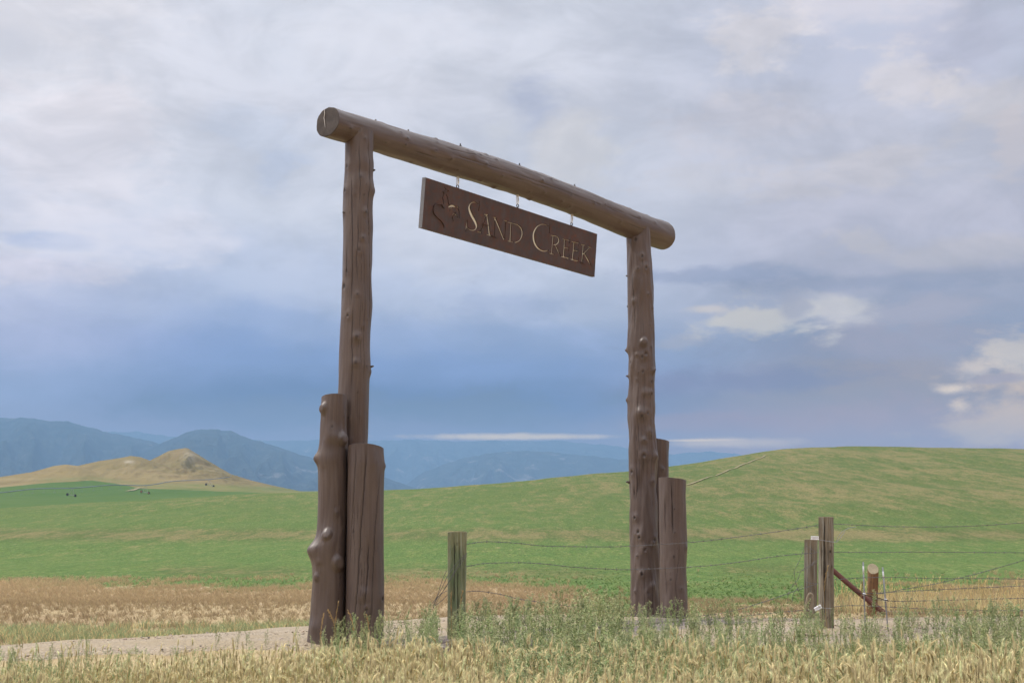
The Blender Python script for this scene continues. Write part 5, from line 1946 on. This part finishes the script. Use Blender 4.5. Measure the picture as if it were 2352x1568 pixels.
def panicle(r, h=.7, n=30, drooping=.4, col=None, top=.3):
    """dry tall grass stalk with a feathery spike"""
    p = Proto()
    col = np.array((0.55, 0.37, 0.17)) if col is None else col
    d = rdir(r, r.uniform(0, .12))
    bend = rdir(r, 1)[:2] * drooping * .25
    pts = []
    for t in np.linspace(0, 1, 10):
        q = d * h * t
        q = q + np.array([bend[0], bend[1], -.25 * np.hypot(*bend)]) * h * max(0, t - .5) ** 2 * 4
        pts.append(q)
    pts = np.array(pts)
    for sd in ((1., 0, 0), (0, 1., 0)):
        V, T = ribbon(pts, np.linspace(.005, .0025, 10), np.array(sd))
        p.add(V, T, col * .95)
    for _ in range(n):
        t = r.uniform(1 - top, 1)
        i = min(int(t * 9), 8)
        c = pts[i] + (pts[i + 1] - pts[i]) * (t * 9 - i)
        a = r.uniform(0, 2 * math.pi)
        o = np.array([math.cos(a), math.sin(a), 0])
        dd = o * r.uniform(.15, .45) + (pts[i + 1] - pts[i]) / np.linalg.norm(pts[i + 1] - pts[i]) - UP * drooping * .8 * r.random()
        dd /= np.linalg.norm(dd)
        L = r.uniform(.018, .038)
        s = np.cross(dd, o)
        s /= np.linalg.norm(s) + 1e-9
        c2 = c + dd * L * .4
        p.add([c, c2 - s * .003, c + dd * L, c2 + s * .003], [(0, 1, 2), (0, 2, 3)], col * r.uniform(.8, 1.25))
    for _ in range(2):
        a = rdir(r, 1)[:2]
        L = h * .4
        lp = [d * h * .1 + np.array([a[0] * L * .5 * t, a[1] * L * .5 * t, L * (.9 * t - .7 * t * t)]) for t in np.linspace(0, 1, 5)]
        V, T = ribbon(lp, np.array([.005, .005, .004, .003, .001]))
        p.add(V, T, col * .9)
    return p.done()


def scatter(protos, pos, scale, tint, rnd, lean=0.0):
    """vectorised copies of the prototypes"""
    N = len(pos)
    which = rnd.integers(0, len(protos), N)
    rz = rnd.random(N) * 2 * math.pi
    OV, OC, OT = [], [], []
    base = 0
    for k, p in enumerate(protos):
        ix = np.where(which == k)[0]
        if not len(ix):
            continue
        c, s = np.cos(rz[ix]).astype(np.float32), np.sin(rz[ix]).astype(np.float32)
        v = p.V[None] * scale[ix][:, None, None].astype(np.float32)
        X = v[..., 0] * c[:, None] - v[..., 1] * s[:, None]
        Y = v[..., 0] * s[:, None] + v[..., 1] * c[:, None]
        Z = v[..., 2]
        V = np.stack([X, Y, Z], -1) + pos[ix][:, None].astype(np.float32)
        C = p.C[None] * tint[ix][:, None].astype(np.float32)
        T = p.T[None] + (np.arange(len(ix), dtype=np.int32) * len(p.V))[:, None, None] + base
        OV.append(V.reshape(-1, 3))
        OC.append(C.reshape(-1, 3))
        OT.append(T.reshape(-1, 3))
        base += len(ix) * len(p.V)
    return np.concatenate(OV), np.concatenate(OT), np.concatenate(OC)


def veg(name, protos, pos, scale, tint, rnd, label, mat=None):
    V, T, C = scatter(protos, pos, scale, tint, rnd)
    o = mesh_np(name, V, T, mat or M_GRASS, None, False, {'Col': np.clip(C, 0, 1)})
    tag(o, label, name.replace('_', ' ').split(' ')[-1], kind='stuff')
    return len(T)


def place(n, Ya, Yb, rnd, umin=-.47, umax=.47, power=2.0):
    Y = (rnd.random(n) * (Yb ** power - Ya ** power) + Ya ** power) ** (1 / power)
    u = rnd.uniform(umin, umax, n)
    X = u * Y
    return np.stack([X, Y, ground_z(X, Y) - .01], 1)


r = random.Random(11)
tot = 0
# foxtail grass across the foreground
fx = [foxtail(r, .45) for _ in range(14)] + [foxtail(r, .44, False) for _ in range(9)]
pos = place(48000, 4.3, 10.6, rng)
px, py = to_px(pos[:, 0], pos[:, 1], pos[:, 2] + .0)
u = pos[:, 0] / pos[:, 1]
cl = vnoise(pos[:, 0] * 1.6, pos[:, 1] * 1.2) + .5
dens = smoothstep(10.4, 7.8, pos[:, 1] + .4 * (u > .2)) * (0.35 + 0.9 * cl)
dens *= 1 - .45 * smoothstep(-.05, .05, u) * smoothstep(.14, .06, u) * smoothstep(6, 7.5, pos[:, 1])
keep = rng.random(len(pos)) < dens
pos = pos[keep]
hs = (0.85 + 0.35 * (vnoise(pos[:, 0] * .9, pos[:, 1] * .9)) + rng.normal(0, .10, len(pos))) * np.interp(pos[:, 0] / pos[:, 1], [-.4, -.25, -.1, .1, .4], [.72, .80, .95, 1.0, 1.0])
tint = (1 + rng.normal(0, .09, (len(pos), 1))) * np.ones((1, 3))
tot += veg('foxtail_grass', fx, pos, hs, tint, rng, 'dense pale gold foxtail grass filling the foreground')

# short green undergrowth
ug = [tuft(r, .13, 14, (C_GRN, C_STRAW * .9, C_STRAW * .8, C_SAGE), .006, .9) for _ in range(8)]
pos = place(7000, 4.0, 11.6, rng)
keep = (road_dist(pos[:, 0], pos[:, 1]) > 1.0) & ~((pos[:, 0] / pos[:, 1] < -.14) & (pos[:, 1] > 10.4))
pos = pos[keep]
tint = (1 + rng.normal(0, .14, (len(pos), 1))) * np.ones((1, 3))
tot += veg('undergrowth', ug, pos, .8 + rng.random(len(pos)) * .6, tint, rng, 'short mixed green and straw undergrowth between the grass stems')

# leafy weeds
wd = [weed(r, .5, .8) for _ in range(9)]
pos = place(5200, 4.8, 12.8, rng)
u = pos[:, 0] / pos[:, 1]
Yv = pos[:, 1]
d = 0.30 + 0.6 * (vnoise(pos[:, 0] * .9 + 40, pos[:, 1] * .7) + .5)
d *= np.interp(u, [-.42, -.33, -.30, -.18, -.14, 0, .1, .3, .42], [.75, .8, .35, .35, .9, 1.1, 1.15, 1.1, 1.15])
d *= 0.35 + 0.65 * smoothstep(5.5, 7.5, Yv)
d *= np.where((u < -.15) & (Yv > 10.5), .15, 1)
keep = (rng.random(len(pos)) < d) & (road_dist(pos[:, 0], pos[:, 1]) > 1.02)
pos = pos[keep]
u = pos[:, 0] / pos[:, 1]
hh = np.interp(u, [-.42, -.3, -.15, -.05, .0, .09, .12, .25, .33, .42], [.62, .50, .55, .70, .85, .9, .75, .75, .8, .95]) * (0.8 + .35 * rng.random(len(pos)))
hh *= np.interp(pos[:, 1], [5, 8, 12], [.75, .95, 1.0])
tint = (1 + rng.normal(0, .12, (len(pos), 1))) * (1 + rng.normal(0, .04, (len(pos), 3)))
tot += veg('green_weeds', wd, pos, hh, tint, rng, 'low green branching weeds mixed through the foreground grass')

# stubble of the dry strip
tb = [tuft(r, .10, 12, (np.array(TAN_A) * .98, np.array(TAN_B) * .98, np.array((.36, .25, .15))), .005, 1.3) for _ in range(8)]
pos = place(52000, 12.5, 70, rng, -.47, .47, 1.9)
keep = (road_dist(pos[:, 0], pos[:, 1]) > 1.02) & ((pos[:, 1] > 15.5) | (pos[:, 0] > 2))
pos = pos[keep]
at_ = ground_attrs(pos)
zq = at_['zone'] + 40 * vnoise(pos[:, 0] * .5, pos[:, 1] * .2) + 14 * vnoise(pos[:, 0] * 2, pos[:, 1])
keep = rng.random(len(pos)) < np.exp(np.minimum(zq, 0) / 9.0)
pos = pos[keep]
sc_ = (.6 + rng.random(len(pos)) * .8) * np.interp(pos[:, 1], [12, 30, 60], [.9, 1.1, 1.5])
tint = (1 + rng.normal(0, .10, (len(pos), 1))) * np.array([[1, .97, .93]]) * np.interp(pos[:, 1], [15, 26, 60], [.92, 1.05, 1.5])[:, None]  # colour brightened with distance to offset self-shadow among the tufts
tot += veg('dry_stubble', tb, pos, sc_, tint, rng, 'tan dry stubble covering the strip behind the road', M_TURF)
# a few greener patches by the road at left
tb = [tuft(r, .13, 9, (C_SAGE, C_STRAW, C_STRAW * .8), .008, .9) for _ in range(5)]
pos = place(9000, 18, 26, rng, -.46, -.14)
keep = (road_dist(pos[:, 0], pos[:, 1]) > 1.03) & (rng.random(len(pos)) < (vnoise(pos[:, 0] * .7, pos[:, 1] * .7) + .45) * smoothstep(24, 20, pos[:, 1]))
pos = pos[keep]
tot += veg('roadside_grass', tb, pos, .8 + rng.random(len(pos)) * .7, np.ones((len(pos), 3)) * (1 + rng.normal(0, .12, (len(pos), 1))), rng, 'pale green and straw grass fringing the road at left')
# tall dry grass at right beyond the gravel
tb = [tuft(r, .25, 10, (C_STRAW * 1.05, np.array((.62, .48, .27))), .006, .6) for _ in range(5)] + [panicle(r, .40, 16, .3, C_STRAW) for _ in range(3)]
pos = place(3600, 17.6, 30, rng, .235, .47)
keep = (rng.random(len(pos)) < np.interp(pos[:, 0] / pos[:, 1], [.22, .28, .47], [.1, .8, 1])) & (road_dist(pos[:, 0], pos[:, 1]) > 1.05)
pos = pos[keep]
tot += veg('tall_dry_grass', tb, pos, .7 + rng.random(len(pos)) * .6, np.ones((len(pos), 3)) * (1 + rng.normal(0, .12, (len(pos), 1))), rng, 'tall straw coloured grass beyond the gravel at right')
# meadow texture
tb = [tuft(r, .075, 7, (np.array(G_A) * 1.35, np.array(G_B) * 1.3, np.array(G_A) * 1.6), .010, 1.1) for _ in range(6)]
pos = place(20000, 24, 75, rng, -.44, .44, 1.3)
at_ = ground_attrs(pos)
keep = (at_['zone'] + 26 * vnoise(pos[:, 0] * .6, pos[:, 1] * .25) < 0) & (rng.random(len(pos)) < smoothstep(75, 35, pos[:, 1]))
pos = pos[keep]
sc_ = (.5 + rng.random(len(pos)) * .8) * np.interp(pos[:, 1], [24, 60, 130], [.8, 1.1, 1.2])
tint = (1 + rng.normal(0, .12, (len(pos), 1))) * np.ones((1, 3))
straw = rng.random(len(pos)) < (0.05 + 0.30 * smoothstep(.08, .35, fbm(pos[:, 0] * .12, pos[:, 1] * .05, 3)))
tint[straw] *= np.array([2.3, 1.45, 2.0])
tot += veg('meadow_grass', tb, pos, sc_, tint, rng, 'short green meadow grass on the slope', M_TURF)
print('veg tris', tot)

# gravel stones
def pebble(r):
    bm = bmesh.new()
    bmesh.ops.create_icosphere(bm, subdivisions=1, radius=1)
    p = Proto()
    V = [np.array(v.co) * np.array([1, r.uniform(.6, 1), r.uniform(.4, .7)]) * r.uniform(.8, 1.15) for v in bm.verts]
    T = [[v.index for v in f.verts] for f in bm.faces]
    p.add(V, T, (1, 1, 1))
    bm.free()
    return p.done()


pb = [pebble(r) for _ in range(8)]
n = 15000
k = rng.integers(0, len(road_c), n)
s_ = rng.uniform(-1.04, 1.04, n)
q = road_c[k] + Nn[k] * (s_ * road_w[k])[:, None] + rng.normal(0, .15, (n, 2))
q = q[(np.abs(q[:, 0] / q[:, 1]) < .5)]
pos = np.stack([q[:, 0], q[:, 1], ground_z(q[:, 0], q[:, 1]) + .035], 1)
sz = np.clip(rng.lognormal(-4.75, .5, len(pos)), .004, .035)
sz *= np.where(q[:, 0] > 2.0, 1.35, 1.0)
basec = np.array([[.38, .31, .24]]) * (1 + rng.normal(0, .22, (len(pos), 1))) * (1 + rng.normal(0, .03, (len(pos), 3)))
V, T, C = scatter(pb, pos, sz, basec.clip(.1, .75), rng)
o = mesh_np('gravel', V, T, M_PEBBLE, None, False, {'Col': C})
tag(o, 'loose pale stones scattered over the gravel road', 'gravel', kind='stuff')


# individual plants that stand out
def plant(name, proto, base, label, cat, group=None, mat=None):
    o = mesh_np(name, proto.V, proto.T, M_GRASS, None, False, {'Col': np.clip(proto.C, 0, 1)})
    o.location = tuple(base)
    return tag(o, label, cat, group)


def stand(px, ytop, Y):
    x = at(px, ytop, Y)
    zb_ = float(ground_z(x[0], Y)) - .01
    return np.array([x[0], Y, zb_]), x[2] - zb_


for (px, yt, Y, dr, lb) in ((763, 1383, 11.2, .1, 'thin upright dry stalk in front of the knobby log, leftmost of the tall ones'),
                            (776, 1390, 11.3, .9, 'drooping bronze seed head between the two short left logs'),
                            (815, 1398, 11.4, .5, 'dry reddish seed stalk in front of the thick short log'),
                            (737, 1408, 11.2, .4, 'short dry stalk low in front of the knobby log'),
                            (849, 1410, 11.6, .4, 'dry stalk at the right foot of the thick short log'),
                            (1040, 1362, 12.0, .15, 'bushy straw spike in front of the greenish fence post'),
                            (1056, 1352, 12.2, .6, 'arching straw stalk leaning across the greenish fence post'),
                            (1897, 1296, 12.3, .35, 'tallest tan seed stalk in front of the tall brown fence post'),
                            (1973, 1336, 12.6, .25, 'slim tan seed stalk left of the first steel rod'),
                            (1428, 1350, 13.2, .2, 'orange dry stalk just left of the far gate post')):
    b, h = stand(px, yt, Y)
    plant('dry_stalk', panicle(random.Random(px), h, 60, dr, None, .34 if h > .5 else .5), b, lb, 'grass stalk', 'tall dry grass stalks')
wl_ = [(1215, 1395, 10.2), (1250, 1372, 10.6), (1290, 1388, 9.8), (1330, 1365, 10.4), (1362, 1380, 10.0), (1398, 1392, 9.6), (1180, 1425, 9.8), (1440, 1430, 10.6), (1310, 1410, 9.2),
       (1475, 1395, 12.0), (1505, 1402, 12.4), (1545, 1410, 12.2), (975, 1392, 11.4), (1005, 1408, 11.0), (860, 1425, 11.6), (1865, 1395, 12.6), (1935, 1372, 12.2), (2010, 1352, 11.4),
       (2190, 1362, 11.0), (2225, 1378, 10.6), (2265, 1372, 11.2), (2330, 1392, 10.8), (2070, 1388, 12.0), (200, 1493, 9.8), (90, 1500, 9.4), (245, 1488, 10.6), (30, 1512, 9.0), (655, 1478, 10.2),
       (715, 1462, 10.8), (490, 1494, 10.0), (1886, 1388, 13.0), (1908, 1394, 12.7), (1858, 1398, 13.6)]
wlab = {0: 'left edge of the big weed bush between the gate posts', 1: 'tall sprig near the left of the weed bush between the gate posts', 2: 'lower front sprig in the middle of the central weed bush',
        3: 'tallest green weed in the bush between the gate posts', 4: 'green weed right of the tallest one in the central bush', 5: 'right hand sprig of the central weed bush',
        6: 'small weed left of the central bush, before the cattle guard', 7: 'small weed just left of the far gate post foot', 8: 'front low sprig of the central weed bush',
        9: 'green weed in front of the far gate post', 10: 'weed in front of the gap beside the far gate post', 11: 'weed in front of the short log beside the far gate post',
        12: 'tall weed left of the greenish fence post', 13: 'lower weed touching the greenish fence post', 14: 'weed at the right foot of the thick short log',
        15: 'weed at the foot of the shorter rear post', 16: 'weed right of the brown fence post foot', 17: 'tall slender weed in front of the short round post',
        18: 'leftmost of the tall dark weeds near the right edge', 19: 'second tall dark weed near the right edge', 20: 'third tall dark weed near the right edge',
        21: 'weed at the extreme right edge of the foreground', 22: 'weed just right of the second steel rod', 23: 'brownish weed before the road at far left',
        24: 'weed near the bottom left before the road', 25: 'upright brownish weed in the left foreground', 26: 'weed in the bottom left corner',
        27: 'weed left of the knobby log foot beside the road', 28: 'weed touching the knobby log foot', 29: 'small weed alone before the road, left of the gateway', 30: 'weed against the left side of the tall brown fence post foot',
        31: 'weed against the right side of the tall brown fence post foot', 32: 'weed before the left edge of the shorter rear post'}
for i_, (px, yt, Y) in enumerate(wl_):
    b, h = stand(px, yt, Y)
    rr_ = random.Random(100 + i_)
    bc = np.array((.42, .30, .19)) if px < 300 else None
    pw = weed(rr_, max(.62, h * .86), .85, False, bc)
    pw.V = pw.V * min(1.0, h * .86 / .62)
    plant('weed', pw, b, wlab[i_], 'weed', 'tall green weeds in the foreground')

# ------------------------------------------------------------------ haze
hz = bpy.data.materials.new('haze_air')
hz.use_nodes = True
nt = hz.node_tree
for n in list(nt.nodes):
    nt.nodes.remove(n)
pv_ = nt.nodes.new('ShaderNodeVolumePrincipled')
pv_.inputs['Color'].default_value = (0.335, 0.60, 0.96, 1)
pv_.inputs['Density'].default_value = HAZE_D
pv_.inputs['Anisotropy'].default_value = 0.0
ou = nt.nodes.new('ShaderNodeOutputMaterial')
nt.links.new(pv_.outputs[0], ou.inputs['Volume'])
zs = [min(c_[2] for c_ in (o.matrix_world @ Vector(b) for b in o.bound_box)) for o in COL.objects if o.type == 'MESH']
ztops = [max(c_[2] for c_ in (o.matrix_world @ Vector(b) for b in o.bound_box)) for o in COL.objects if o.type == 'MESH']
zlo, zhi = min(zs) - 1.0, max(ztops) + 10
mb = MB()
mb.box((0, 5950, (zlo + zhi) / 2), (1, 0, 0), (0, 1, 0), (0, 0, 1), 10500, 6150, (zhi - zlo) / 2)
hb = mb.build('haze', hz)
tag(hb, 'thin blue haze in the air', 'haze', kind='stuff')
print('haze z', zlo, zhi, 'sign polys', len(panel.data.polygons))
